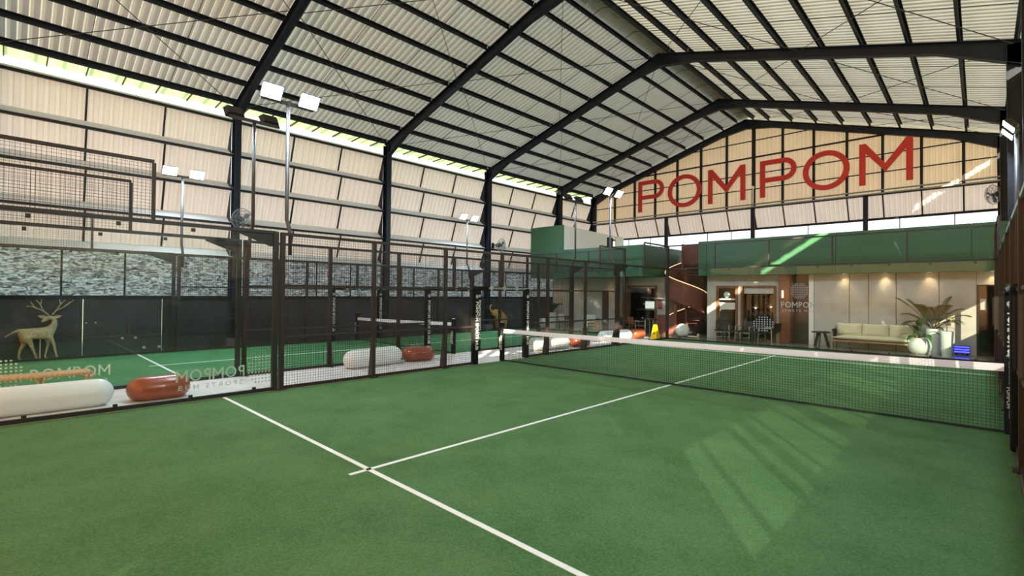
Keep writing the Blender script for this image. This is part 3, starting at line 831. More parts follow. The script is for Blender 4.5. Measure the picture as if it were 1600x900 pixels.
wn = structure('window_1')
fr = MB().box(-2.79, -2.70, YF-.03, YF+.1, 0, 2.32).box(-1.49, -1.40, YF-.03, YF+.1, 0, 2.32).box(-2.70, -1.49, YF-.03, YF+.1, 2.24, 2.32).box(-2.70, -1.49, YF-.03, YF+.1, 0, .08)
part('window_frame', fr, M['wood'], wn)
part('pane', MB().box(-2.70, -1.49, YF+.03, YF+.042, .08, 2.24), M['clear'], wn)
part('blind', MB().box(-2.68, -1.51, YF+.06, YF+.09, 1.98, 2.23), M['white'], wn)
# dark room behind, with lamps and a round mirror
rm = structure('wall_room')
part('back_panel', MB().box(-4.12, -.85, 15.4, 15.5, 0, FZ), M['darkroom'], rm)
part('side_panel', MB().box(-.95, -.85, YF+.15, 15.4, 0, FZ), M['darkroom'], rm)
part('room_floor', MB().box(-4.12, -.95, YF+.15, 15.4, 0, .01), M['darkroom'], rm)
for i, (x, y, z) in enumerate(((-2.70, 14.0, 1.35), (-1.95, 13.6, 1.42))):
    pl = thing('pendant_lamp', ('left' if i == 0 else 'right')+' glowing pendant lamp behind the wooden clubhouse window', 'lamp', (x, y, FZ), 'pendant lamps inside the clubhouse')
    part('cord', MB().tube([(x, y, FZ+.08), (x, y, z+.12)], .006, 6), M['rod'], pl)
    part('shade', MB().lathe([(.03, .12), (.05, .10), (.15, .0), (.145, -.005)], (x, y, z), 16, False), M['white'], pl, smooth=True)
    part('bulb', MB().lathe([(.01, .05), (.045, .02), (.045, -.015), (.01, -.04)], (x, y, z), 10), M['roomlight'], pl)
mi = thing('round_mirror', 'round dark wreath-framed mirror inside the clubhouse window', 'mirror', (-2.2, 15.38, 1.5))
ring = MB(); n = 40
ring.tube([(-2.2+.52*math.cos(2*PI*i/n), 15.33+.012*math.sin(i*2.4), 1.55+.52*math.sin(2*PI*i/n)) for i in range(n+1)], [.07+.015*math.sin(i*2.1) for i in range(n+1)], 8)
part('frame', ring, M['blackwood'], mi); part('glass', MB().tube([(-2.2, 15.36, 1.55), (-2.2, 15.37, 1.55)], .48, 32), M['ridge'], mi)
# right hand black glass door
d2 = structure('door_2')
part('door_frame', MB().box(4.58, 4.63, YF-.02, YF+.1, 0, 2.32).box(5.07, 5.12, YF-.02, YF+.1, 0, 2.32).box(4.63, 5.07, YF-.02, YF+.1, 2.27, 2.32), M['blackwood'], d2)
part('pane', MB().box(4.63, 5.07, YF+.03, YF+.042, 0.02, 2.27), M['clear'], d2)
part('poster', MB().box(4.66, 4.80, YF+.01, YF+.02, 1.50, 1.86), M['beige'], d2)
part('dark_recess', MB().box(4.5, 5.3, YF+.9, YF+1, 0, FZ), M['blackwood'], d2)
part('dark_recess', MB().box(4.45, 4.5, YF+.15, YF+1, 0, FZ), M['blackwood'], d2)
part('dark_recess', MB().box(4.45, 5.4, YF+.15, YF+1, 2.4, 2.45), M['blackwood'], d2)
# terracotta pillar with a small wall light
pr = structure('trim_2')
part('pillar', MB().box(-1.20, -.80, 11.98, YF+.1, 0, FZ), M['terra'], pr, bevel=.02)
wlamp = thing('wall_light', 'small glowing tube light on the terracotta pillar', 'light', (-1.05, 11.93, 1.95))
part('back_plate', MB().box(-1.09, -1.01, 11.955, 11.98, 1.80, 2.14), M['blackwood'], wlamp)
part('tube', MB().tube([(-1.05, 11.93, 1.83), (-1.05, 11.93, 2.11)], .026, 10), M['roomlight'], wlamp)
# soffit downlights: real lamps washing the wall
def downlight(x, y, z, label, e=20):
    d = thing('downlight', label, 'light', (x, y, z), 'soffit downlights')
    part('rim', MB().lathe([(.07, 0), (.07, -.012), (.05, -.012), (.05, -.004)], (x, y, z), 16, False), M['white'], d)
    part('lens', MB().lathe([(.05, -.006), (.001, -.006)], (x, y, z), 16, False), M['roomlight'], d)
    l = bpy.data.lights.new('downlight_lamp', 'SPOT'); l.energy = e; l.color = (1, .66, .36); l.spot_size = math.radians(84); l.spot_blend = 1; l.shadow_soft_size = .05
    lo = bpy.data.objects.new('downlight_lamp', l); COL.objects.link(lo); lo.location = (0, 0, -.03); lo.parent = d
    lo.rotation_euler = (math.radians(8), 0, 0)
for i, (x, t) in enumerate(((.97, 'over the left end of the cream sofa'), (2.2, 'over the right end of the cream sofa'), (3.40, 'above the potted palm'), (4.95, 'above the black glass door'))):
    downlight(x, 12.20, FZ, 'warm soffit downlight '+t)

# ------------------------------------------------------------------ clubhouse, left half
wl2 = structure('wall_side')
part('fascia_panel', MB().box(-11.41, -6.72, 11.0, 11.06, 2.76, 4.25), M['green'], wl2)
part('upper_block', MB().box(XL+.06, -11.41, 11.0, 11.06, 2.76, 5.60), M['green'], wl2)
part('fascia_return', MB().box(-6.78, -6.72, 11.06, 16.9, 2.76, 4.25), M['green'], wl2)
part('soffit', MB().box(XL+.06, -6.78, 11.06, 13.1, 2.78, 2.86), M['greensoffit'], wl2)
part('upper_wall', MB().prism([(11.06, 3.0), (15.2, 3.0), (15.2, 5.46), (11.06, 5.58)], (-11.47, 0, 0), (0, 1, 0), (0, 0, 1), (.06, 0, 0)), M['white'], wl2)
part('upper_wall', MB().box(-11.47, -11.41, 16.2, YG, 3.0, 5.44), M['white'], wl2)
part('upper_header', MB().box(-11.47, -11.41, 15.2, 16.2, 5.38, 5.44), M['white'], wl2)
part('dark_opening', MB().box(-11.9, -11.8, 14.9, 16.5, 3.0, 5.4), M['steel'], wl2)
part('floor_slab', MB().box(XL+.06, -6.78, 11.06, YG, 2.9, 3.0), M['greywall'], wl2)
YG2 = 13.0
for a, b in ((XL+.06, -11.6), (-11.58, -10.22), (-9.84, -8.68)): part('wall_panel', MB().box(a, b, YG2, YG2+.12, 0, 2.78), M['beige'], wl2)
part('wall_panel', MB().box(-7.02, -6.57, YG2, YG2+.12, 0, 2.78), M['beige'], wl2)
part('wall_header', MB().box(-8.68, -7.02, YG2, YG2+.12, 2.38, 2.78), M['beige'], wl2)
part('return_wall', MB().box(-6.69, -6.57, YG2+.12, 15, 0, 2.78), M['beige'], wl2)
part('wood_panel', MB().box(-10.22, -9.84, YG2-.05, YG2+.1, 0, 2.1), M['stairdark'], wl2)
part('wood_panel_header', MB().box(-10.22, -9.84, YG2, YG2+.1, 2.1, 2.78), M['beige'], wl2)
part('pillar', MB().box(-8.72, -8.40, 12.2, 12.55, 0, 2.78), M['wood'], wl2)
w2 = structure('window_2')
part('window_frame', MB().box(-8.68, -8.56, YG2-.05, YG2+.1, 0, 2.38).box(-7.14, -7.02, YG2-.05, YG2+.1, 0, 2.38).box(-8.56, -7.14, YG2-.05, YG2+.1, 2.28, 2.38), M['wood'], w2)
part('pane', MB().box(-8.56, -7.14, YG2+.02, YG2+.032, 0, 2.28), M['clear'], w2)
part('head_light', MB().box(-8.54, -7.16, YG2+.06, YG2+.10, 2.22, 2.27), M['white'], w2)
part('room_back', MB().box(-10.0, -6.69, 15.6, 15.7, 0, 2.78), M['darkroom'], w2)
part('counter', MB().box(-8.9, -7.2, 14.6, 15.2, 0, 1.05), M['blackwood'], w2)
part('counter_top', MB().box(-9.0, -7.1, 14.5, 15.3, 1.05, 1.10), M['ridge'], w2)
part('shelf', MB().box(-9.2, -8.0, 15.3, 15.6, 1.72, 1.76), M['white'], w2)
part('menu_screen', MB().box(-9.05, -8.1, 15.55, 15.6, 1.12, 1.52), M['screen'], w2)
part('menu_screen', MB().box(-7.75, -7.25, 14.62, 14.66, 1.0, 1.62), M['screen'], w2)
tag(part('red_plaque', MB().box(-6.98, -6.74, YG2-.02, YG2, 1.18, 1.66), M['redsign']), 'small red plaque on the beige wall by the stairs', 'sign')
for x, y, t in ((-13.26, 12.6, 'at the far left of the left soffit'), (-12.14, 12.6, 'behind the mesh fence in the left soffit'), (-9.72, 12.6, 'above the wooden panel in the left soffit')):
    downlight(x, y, 2.78, 'warm downlight '+t, 26)
# dark wall and landing behind the stairs
ws = structure('wall_stairs')
part('dark_wall', MB().box(-6.57, -4.24, 15.0, 15.1, 0, 4.0), M['greywall'], ws)
part('landing', MB().box(-6.57, -4.42, 14.2, 15.0, 2.9, 3.0), M['steel'], ws)

# ------------------------------------------------------------------ spiral stair
st = thing('spiral_staircase', 'brown spiral staircase with glowing handrails between the two green fascias', 'staircase', (-5.5, 13.0, 0))
sc_, R_ = Vector((-5.5, 13.0, 0)), 1.0
def sp_(a, r, z): return (sc_.x+r*math.cos(a), sc_.y+r*math.sin(a), z)
A0 = PI; DZ = 2.35        # starts at the left, climbs back -> right -> front -> left -> back
def hz(t): return DZ*t    # t in turns
N_ = 60; T1 = 1.42
bal = MB(); 
for i in range(N_+1):
    t = T1*i/N_; a = A0-2*PI*t; z = hz(t)
    for r, zz in ((R_, max(.0, z-.20)), (R_, z+.80), (R_-.035, z+.80), (R_-.035, max(0, z-.20))): bal.v.append(sp_(a, r, zz))
for i in range(N_):
    for j in range(4):
        a = 4*i+j; b = 4*i+(j+1) % 4; bal.f.append((a, b, b+4, a+4))
part('balustrade', bal, M['stair'], st, smooth=False)
part('handrail_light', MB().tube([sp_(A0-2*PI*T1*i/N_, R_-.018, hz(T1*i/N_)+.82) for i in range(N_+1)], .017, 6), M['led'], st)
part('centre_post', MB().tube([(sc_.x, sc_.y, 0), (sc_.x, sc_.y, 4.2)], .075, 14), M['stair'], st)
nt_ = 22
for k in range(nt_):
    t = T1*(k+.2)/nt_; a0 = A0-2*PI*t; a1 = a0-2*PI*T1/nt_*1.25; z = hz(t)+.02
    b = MB().prism([(.06*math.cos(a0), .06*math.sin(a0)), (.96*math.cos(a0), .96*math.sin(a0)), (.96*math.cos(a1), .96*math.sin(a1)), (.06*math.cos(a1), .06*math.sin(a1))], sc_+Vector((0, 0, z)), (1, 0, 0), (0, 1, 0), (0, 0, .045))
    part('tread', b, M['stairdark'], st)
part('newel_post', MB().box(-5.62, -5.50, 11.92, 12.02, 0, 1.45), M['stair'], st)
part('upper_panel', MB().box(-5.55, -4.45, 12.75, 12.80, 3.35, 4.25), M['stair'], st)
part('upper_post', MB().box(-5.62, -5.53, 12.70, 12.80, 2.9, 4.32), M['stair'], st)
part('lower_panel', MB().box(-6.45, -5.62, 11.95, 12.0, .02, .95), M['stair'], st)

# ------------------------------------------------------------------ seats, pots and plants by the clubhouse
so_ = thing('sofa', 'three seat cream sofa with wooden frame against the beige wall', 'sofa', (1.95, 11.75, 0))
yb, yf = 12.05, 11.35
fr = MB()
for x in (.74, 3.14):
    fr.beam((x, yf-.02, 0), (x, yf+.10, .62), .035, .045, (0, 1, 0)); fr.beam((x, yb+.12, 0), (x, yb-.05, .80), .035, .045, (0, 1, 0)); fr.beam((x, yf, .60), (x, yb+.02, .66), .035, .04); fr.beam((x, yf+.02, .30), (x, yb+.06, .28), .03, .045)
part('side_frame', fr, M['teak'], so_)
part('front_rail', MB().beam((.74, yf+.06, .29), (3.14, yf+.06, .29), .035, .06), M['teak'], so_)
part('rear_rail', MB().beam((.74, yb+.05, .28), (3.14, yb+.05, .28), .035, .06).beam((.74, yb-.02, .74), (3.14, yb-.02, .74), .03, .05), M['teak'], so_)
part('slat_base', MB().box(.78, 3.10, yf+.08, yb, .30, .325), M['darkwood'], so_)
part('arm_sling', MB().box(.72, .76, yf+.15, yb-.03, .40, .70), M['blackwood'], so_)
part('arm_sling', MB().box(3.12, 3.16, yf+.15, yb-.03, .40, .70), M['blackwood'], so_)
def cushion(c, d, rot=(0, 0, 0), n=10, puff=.35):
    mb = MB(); v = []
    for s in (-1, 1):
        for i in range(n+1):
            for j in range(n+1):
                a, b = 2*i/n-1, 2*j/n-1
                h = ((1-a**4)*(1-b**4))**.5
                e = 1-.05*(1-abs(a)*abs(b))*(abs(a)+abs(b))*.5
                v.append(Vector((a*d[0]/2*e, b*d[1]/2*e, s*(d[2]/2)*(.12+.88*h))))
    R3 = Matrix.Rotation(rot[2], 3, 'Z') @ Matrix.Rotation(rot[0], 3, 'X')
    mb.v = [tuple(R3 @ p+Vector(c)) for p in v]; k = (n+1)**2
    for i in range(n):
        for j in range(n):
            q = i*(n+1)+j; mb.f.append((q, q+1, q+n+2, q+n+1)[::-1] if False else (q, q+1, q+n+2, q+n+1)); mb.f.append((k+q, k+q+n+1, k+q+n+2, k+q+1))
    rim = [i*(n+1) for i in range(n+1)]+[n*(n+1)+j for j in range(1, n+1)]+[i*(n+1)+n for i in range(n-1, -1, -1)]+[j for j in range(n-1, 0, -1)]
    for i in range(len(rim)):
        a, b = rim[i], rim[(i+1) % len(rim)]; mb.f.append((a, b, b+k, a+k))
    return mb
part('seat_cushion', cushion((1.94, 11.72, .41), (2.36, .72, .19)), M['cushion'], so_, smooth=True)
for i, x in enumerate((1.17, 1.95, 2.73)):
    cu_ = part('back_cushion', cushion((x, 11.97, .69), (.78, .46, .22), (math.radians(74), 0, 0)), M['cushion'], so_, smooth=True)

def side_table(x, y, label, h=.56):
    t = thing('side_table', label, 'table', (x, y, 0))
    part('tabletop', MB().lathe([(.30, h-.035), (.31, h-.02), (.31, h), (.30, h+.005)], (x, y, 0), 24), M['darkwood'], t)
    part('inlay', MB().lathe([(.15, h+.006), (.15, h+.02)], (x+.1, y-.02, 0), 18), M['blackwood'], t)
    for k in range(3):
        a = 2*PI*k/3+2.6
        part('leg', MB().beam((x+.12*math.cos(a), y+.12*math.sin(a), h-.03), (x+.26*math.cos(a), y+.26*math.sin(a), 0), .05, .085, (math.cos(a), math.sin(a), 0)), M['darkwood'], t)
side_table(.32, 11.72, 'dark wooden three legged side table left of the cream sofa')

def pot(name, label, x, y, prof, soil_r, soil_z):
    p = thing(name, label, 'pot', (x, y, 0), 'white glazed plant pots')
    part('body', MB().lathe(prof, (x, y, 0), 28, False), M['ceramic'], p, smooth=True)
    part('soil', MB().lathe([(soil_r, soil_z), (.001, soil_z+.01)], (x, y, 0), 20, False), M['soil'], p)
    return p
rp = [(.10, 0), (.20, .01), (.29, .12), (.325, .27), (.29, .43), (.22, .52), (.19, .545), (.175, .53), (.17, .50)]
pot('round_pot', 'squat round white pot, front of the plants right of the sofa', 3.20, 11.52, rp, .172, .50)
tp = [(.17, 0), (.175, .01), (.215, .84), (.205, .85), (.20, .82)]
pot('tall_pot', 'tall white cylindrical pot holding the palm', 3.53, 11.88, tp, .20, .80)
sp2 = [(.115, 0), (.12, .01), (.175, .80), (.168, .81), (.162, .77)]
pot('tapered_pot', 'narrow tapered white pot nearest the blue light box', 3.88, 11.38, sp2, .163, .775)

def frond(base, az, ln_, rise, droop, nleaf=30, ll=.27, m='palm'):
    mb = MB(); base = Vector(base); d = Vector((math.cos(az), math.sin(az), 0)); sd = Vector((-d.y, d.x, 0)); pts = []
    for i in range(13):
        t = i/12; pts.append(base+d*(ln_*(t-.15*t*t))+Vector((0, 0, rise*t*1.6-droop*t*t*1.5)))
    mb.tube(pts, [.010*(1-.75*i/12)+.002 for i in range(13)], 5)
    for i in range(nleaf):
        t = .16+.84*i/(nleaf-1); k = min(11, int(t*12)); f = t*12-k; p = pts[k].lerp(pts[k+1], f); tn = (pts[k+1]-pts[k]).normalized()
        L_ = ll*(.55+.75*math.sin(PI*min(1, t*.92+.06)))
        for s in (-1, 1):
            dr = (tn*.75+sd*s*.75+Vector((0, 0, .05-.30*t))).normalized(); w_ = tn*.013
            q1 = p+dr*L_*.5+Vector((0, 0, .01)); q2 = p+dr*L_+Vector((0, 0, -.10*L_))
            mb.add([p-w_*.4, p+w_*.4, q1+w_, q1-w_, q2], [(0, 1, 2, 3), (3, 2, 4)])
    return mb
pm = thing('palm_plant', 'large dark arching palm in the tall white pot', 'plant', (3.53, 11.88, .81))
rnd = random.Random(3)
spec = [(180, 1.05, 1.05, .42), (168, .95, .75, .45), (205, .95, .55, .45), (172, .70, 1.0, .4), (8, .80, .85, .42), (-8, .95, .75, .45), (-30, .85, .60, .45), (25, .45, 1.05, .40), (-60, .7, .95, .45), (230, .6, .9, .4), (-110, .55, .9, .45), (5, .6, .55, .4)]
for i, (az, L_, ri, dr) in enumerate(spec):
    part('frond', frond((3.53+rnd.uniform(-.04, .04), 11.87+rnd.uniform(-.04, .04), .80), math.radians(az), L_, ri, dr), M['palm'], pm)
def broad_leaf(base, az, ln_, wd, elev, curl, stem_l):
    mb = MB(); base = Vector(base); d = Vector((math.cos(az), math.sin(az), 0)); sd = Vector((-d.y, d.x, 0))
    e = math.radians(elev); dirv = d*math.cos(e)+Vector((0, 0, math.sin(e)))
    p0 = base+dirv*stem_l; mb.tube([base, base+dirv*stem_l*.5+Vector((0, 0, .02)), p0], .007, 5)
    n = 8
    for i in range(n+1):
        t = i/n; c = p0+d*math.cos(e-curl*t)*ln_*t+Vector((0, 0, ln_*t*math.sin(e-curl*t))); w_ = wd*math.sin(PI*(.06+.94*t)**.8)*.5
        mb.v += [tuple(c-sd*w_+Vector((0, 0, .25*w_))), tuple(c), tuple(c+sd*w_+Vector((0, 0, .25*w_)))]
    k = len(mb.v)-3*(n+1)
    for i in range(n):
        a = k+3*i; mb.f += [(a, a+1, a+4, a+3), (a+1, a+2, a+5, a+4)]
    return mb
lp = thing('leafy_plant', 'broad leaved green plant in the squat round white pot', 'plant', (3.20, 11.52, .51))
for az, L_, w_, el, cu__, s_ in ((190, .42, .17, 30, 1.0, .25), (165, .36, .17, 58, .9, .42), (100, .36, .18, 75, .5, .40), (60, .34, .20, 80, .4, .46), (-20, .42, .17, 40, 1.3, .34), (-55, .38, .17, 30, 1.1, .26), (230, .34, .15, 25, 1.0, .20), (-100, .30, .15, 45, 1.0, .25), (130, .34, .18, 66, .6, .30)):
    part('leaf', broad_leaf((3.20, 11.52, .50), math.radians(az), L_, w_, el, cu__, s_), M['leaf'], lp, smooth=True)
fp = thing('young_tree', 'slim stemmed plant with lime leaves in the tapered pot', 'plant', (3.88, 11.38, .78))
part('stem', MB().tube([(3.88, 11.38, .77), (3.89, 11.38, 1.05), (3.87, 11.39, 1.30)], .012, 7), M['stem'], fp)
for az, z, L_, w_, el, c_, mm in ((175, 1.18, .30, .09, 35, 1.0, 'lime'), (15, 1.15, .22, .14, 35, 1.1, 'lime'), (200, 1.02, .20, .13, 20, 1.0, 'lime'), (-60, 1.2, .2, .12, 30, 1.0, 'lime'), (-5, .90, .28, .08, 20, 1.5, 'leaf'), (90, 1.28, .2, .1, 60, .8, 'leaf')):
    part('leaf', broad_leaf((3.88, 11.385, z), math.radians(az), L_, w_, el, c_, .06), M[mm], fp, smooth=True)
bl = thing('light_box', 'low blue glowing light box on the floor beside the tapered pot', 'light', (4.22, 12.2, 0))
part('case', MB().box(4.02, 4.42, 12.12, 12.28, .05, .31), M['bluedark'], bl)
for z in (.09, .17, .25): part('light_bar', MB().box(4.035, 4.405, 12.10, 12.12, z, z+.045), M['blue'], bl)
part('foot', MB().box(4.05, 4.12, 12.14, 12.26, 0, .05).box(4.32, 4.39, 12.14, 12.26, 0, .05), M['blackwood'], bl)

def lounge_chair(x, y, rz, label, seat='blackwood', frame='woodpale'):
    t = thing('lounge_chair', label, 'chair', (x, y, 0), 'clubhouse chairs'); t.rotation_euler = (0, 0, rz)
    def lp_(name, mb, m, **k):
        o = link(name, mb.mesh(name, m, (0, 0, 0), k.get('smooth', False)), t, (x, y, 0)); return o
    lp_('seat', MB().box(-.27, .27, -.27, .25, .36, .42), M[seat])
    lp_('backrest', MB().prism([(-.27, .44), (.27, .44), (.25, .80), (-.25, .80)], (0, .26, 0), (1, 0, 0), (0, .12, 1), (0, .04, 0)), M[seat])
    for sx in (-1, 1):
        lp_('armrest', MB().box(sx*.29-.025, sx*.29+.025, -.25, .27, .58, .61), M[frame])
        for sy, yy in ((-1, -.25), (1, .26)): lp_('leg', MB().beam((sx*.30, yy*1.08, 0), (sx*.28, yy, .60), .028, .028, (0, 1, 0)), M[frame])
    lp_('seat_rail', MB().box(-.28, .28, -.27, -.24, .31, .35), M[frame])
    lp_('stretcher', MB().box(-.29, .29, -.265, -.245, .12, .15), M[frame])
lounge_chair(-3.42, 11.9, math.radians(20), 'black lounge chair in front of the wooden glass door')
lounge_chair(-2.5, 12.0, math.radians(-5), 'black lounge chair before the left part of the clubhouse window')
lounge_chair(-1.52, 11.75, math.radians(-100), 'black lounge chair left of the terracotta pillar')
ct = thing('coffee_table', 'low black table among the black chairs by the window', 'table', (-2.85, 11.5, 0))
part('tabletop', MB().box(-3.1, -2.4, 11.05, 11.5, .40, .43), M['blackwood'], ct)
for x, y in ((-3.06, 11.09), (-2.44, 11.09), (-3.06, 11.46), (-2.44, 11.46)): part('leg', MB().box(x-.015, x+.015, y-.015, y+.015, 0, .40), M['blackwood'], ct)
sl = thing('stool', 'black stool with thick splayed legs under the dotted print', 'stool', (-1.98, 11.45, 0))
part('seat', MB().lathe([(.20, .40), (.21, .42), (.20, .44)], (-1.98, 11.45, 0), 20), M['blackwood'], sl)
for k in range(3):
    a = 2*PI*k/3+.5; part('leg', MB().beam((-1.98+.09*math.cos(a), 11.45+.09*math.sin(a), .40), (-1.98+.18*math.cos(a), 11.45+.18*math.sin(a), 0), .05, .07, (math.cos(a), math.sin(a), 0)), M['blackwood'], sl)
# left lounge
lounge_chair(-12.0, 12.1, math.radians(160), 'white cushioned dark chair at the far left behind the mesh', 'white', 'blackwood')
lounge_chair(-10.3, 12.1, math.radians(200), 'white cushioned dark chair next to the dark wooden panel', 'white', 'blackwood')
lounge_chair(-8.2, 11.85, math.radians(170), 'black chair before the left clubhouse window', 'blackwood', 'woodpale')
lounge_chair(-7.50, 11.9, math.radians(150), 'brown chair before the left clubhouse window', 'wood', 'woodpale')
dt = thing('dining_table', 'dark table with grey top beside the brown chair', 'table', (-6.85, 12.2, 0))
part('tabletop', MB().box(-7.06, -6.54, 11.75, 12.3, .70, .74), M['fencegrey'], dt)
for x, y in ((-7.01, 11.8), (-6.59, 11.8), (-7.01, 12.25), (-6.59, 12.25)): part('leg', MB().box(x-.02, x+.02, y-.02, y+.02, 0, .70), M['woodpale'], dt)
pot('round_pot', 'squat round white pot at the far left behind the mesh', -13.32, 11.7, rp, .172, .50)
pot('tall_pot', 'tall white pot at the far left behind the mesh', -12.72, 11.75, tp, .20, .80)
pm2 = thing('palm_plant', 'dark palm standing at the far left behind the mesh fence', 'plant', (-12.72, 11.75, .81))
for i in range(9): part('frond', frond((-12.72, 11.75, .80), 2*PI*i/9+.3, .55, .75, .45), M['palm'], pm2)
bd = thing('board_sign', 'small yellow standing board left of the wooden pillar', 'sign', (-9.8, 11.75, 0))
part('panel', MB().prism([(-.16, 0), (.16, 0), (.16, .5), (-.16, .5)], (-9.8, 11.75, .02), (1, 0, 0), (0, .2, 1), (0, .02, 0)), M['rattan'], bd)
part('stand', MB().beam((-9.8, 11.95, 0), (-9.8, 11.86, .45), .03, .03), M['darkwood'], bd)
wb_ = thing('ball_lamp', 'white ball lying on the lobby floor beside the staircase', 'ball', (-5.05, 11.6, 0))
part('ball', MB().lathe([(.30*math.sin(PI*i/16)+.0005, .30-.30*math.cos(PI*i/16)) for i in range(17)], (-5.05, 11.6, 0), 28), M['capsule'], wb_, smooth=True)
part('cap', MB().tube([(-4.76, 11.6, .30), (-4.70, 11.6, .30)], .04, 10), M['ridge'], wb_)
bt = thing('wooden_bat', 'pale bat shaped stand lying beside the white ball', 'stand', (-4.6, 11.5, 0))
part('handle', MB().tube([(-4.75, 11.5, .06), (-4.3, 11.5, .06)], .03, 8), M['cushion'], bt)
part('end_plate', MB().tube([(-4.3, 11.5, .10), (-4.27, 11.5, .10)], .10, 14), M['cushion'], bt)

# yellow wet floor sign
ys = thing('wet_floor_sign', 'yellow folding wet floor sign behind the net', 'sign', (-5.34, 9.6, 0))
def board(s):
    prof = [(-.155, 0), (.155, 0), (.13, .12), (.075, .56), (.05, .62), (-.05, .62), (-.075, .56), (-.13, .12)]
    return MB().prism(prof, (-5.34, 9.6+s*.15, .014), (1, 0, 0), (0, -s*.22, 1), (0, s*.015, 0))
for s in (-1, 1): part('board', board(s), M['yellow'], ys)
part('handle_slot', MB().box(-5.375, -5.305, 9.6-.035, 9.6-.033, .57, .595), M['blackwood'], ys)
tri = MB().prism([(-.06, .20), (.06, .20), (0, .33)], (-5.34, 9.6-.168, .014), (1, 0, 0), (0, .22, 1), (0, .002, 0))
part('warning_print', tri, M['yellowdark'], ys)
part('warning_bar', MB().prism([(-.05, .43), (.05, .43), (.05, .46), (-.05, .46)], (-5.34, 9.6-.168, .014), (1, 0, 0), (0, .22, 1), (0, .002, 0)), M['yellowdark'], ys)
part('hinge', MB().tube([(-5.40, 9.6, .615), (-5.28, 9.6, .615)], .016, 8), M['yellow'], ys)

# ------------------------------------------------------------------ capsule seats on the path
def pill(L_, Wd, h, nu=32, nv=18):
    r = h/2; mb = MB()
    for i in range(nv+1):
        ph = -PI/2+PI*i/nv
        for j in range(nu):
            th = 2*PI*(j+.5)/nu
            x = math.cos(ph)*math.cos(th); y = math.cos(ph)*math.sin(th); z = math.sin(ph)
            rr = Wd/2-r
            # plan outline: stadium of length L_, width Wd; cross-section rounded by r
            px = math.cos(th)*(rr)+math.copysign(L_/2-Wd/2, math.cos(th)); py = math.sin(th)*rr
            mb.v.append((px+x*r, py+y*r, max(z, -.93)*r))
    for i in range(nv):
        for j in range(nu):
            a = i*nu+j; b = i*nu+(j+1) % nu; mb.f.append((a, b, b+nu, a+nu))
    mb.f.append(tuple(range(nu))[::-1]); mb.f.append(tuple(nv*nu+j for j in range(nu)))
    return mb
def seat(kind, x, y, L_, Wd, h, rz, label):
    mb = pill(L_, Wd, h); zmin = -.93*h/2
    o = link('capsule_seat', mb.mesh('capsule_seat', M['capsule' if kind == 'w' else 'orange'], (0, 0, zmin), True), None, (x, y, .0125))
    o.rotation_euler = (0, 0, rz); tag(o, label, 'seat', 'white capsule seats on the path' if kind == 'w' else 'orange capsule seats on the path')
H_ = PI/2
seat('w', -5.67, -9.35, 1.95, .48, .44, H_, 'white capsule seat at the left edge, nearest the viewer')
seat('o', -5.66, -7.76, .92, .58, .40, H_, 'orange capsule seat at the left, behind the glass with the mirrored print')
seat('w', -6.50, -3.10, 1.68, .50, .46, H_+.10, 'white capsule seat behind the mesh, left of the padded gateway')
seat('o', -6.58, -1.68, .98, .62, .40, H_, 'orange capsule seat behind the mesh, left of the padded gateway')
seat('w', -5.86, 3.15, 1.80, .48, .44, H_-.12, 'white capsule seat just right of the padded gateway')
seat('o', -5.76, 4.72, .95, .60, .42, H_, 'orange capsule seat half behind a post, right of the padded gateway')
seat('w', -6.05, 7.60, 1.95, .48, .44, H_-.1, 'white capsule seat at the far end of the path, above the net tape')
seat('o', -5.98, 9.18, .90, .60, .42, H_, 'orange capsule seat at the far end of the path near the yellow sign')

# rattan bench
rb = thing('rattan_bench', 'rattan bench behind the nearest white capsule seat', 'bench', (-6.7, -9.4, 0))
bx0, bx1, by0, by1 = -6.92, -6.46, -10.45, -8.58
part('top', MB().box(bx0, bx1, by0, by1, .42, .47), M['rattan'], rb, bevel=.015)
for yy in (by0+.03, -9.22-.62, -9.22, by1-.03):
    for xx in (bx0+.03, bx1-.03):
        g = MB()
        for s in (-1, 1): g.tube([(xx, yy+s*.022, 0), (xx, yy+s*.022, .30), (xx, yy+s*.035, .37), (xx, yy+s*.09, .42)], .014, 7)
        part('leg', g, M['rattan'], rb, smooth=True)

# ------------------------------------------------------------------ animal statues
def skin_fig(name, nodes, edges, m, parent=None, sub=2, world=(0, 0, 0), root=0):
    me = bpy.data.meshes.new(name); ks = list(nodes); ix = {k: i for i, k in enumerate(ks)}
    me.from_pydata([nodes[k][0] for k in ks], [(ix[a], ix[b]) for a, b in edges], [])
    o = bpy.data.objects.new(name, me); COL.objects.link(o)
    md = o.modifiers.new('s', 'SKIN'); md.use_smooth_shade = True
    for i, k in enumerate(ks):
        r = nodes[k][1]; r = r if isinstance(r, tuple) else (r, r); me.skin_vertices[0].data[i].radius = r
        me.skin_vertices[0].data[i].use_root = (i == root)
    sd = o.modifiers.new('u', 'SUBSURF'); sd.levels = sub
    dg = bpy.context.evaluated_depsgraph_get(); dg.update()
    nm = bpy.data.meshes.new_from_object(o.evaluated_get(dg)); bpy.data.objects.remove(o); bpy.data.meshes.remove(me)
    nm.name = name; nm.materials.clear(); nm.materials.append(m)
    for p in nm.polygons: p.use_smooth = True
    return link(name, nm, parent, world)

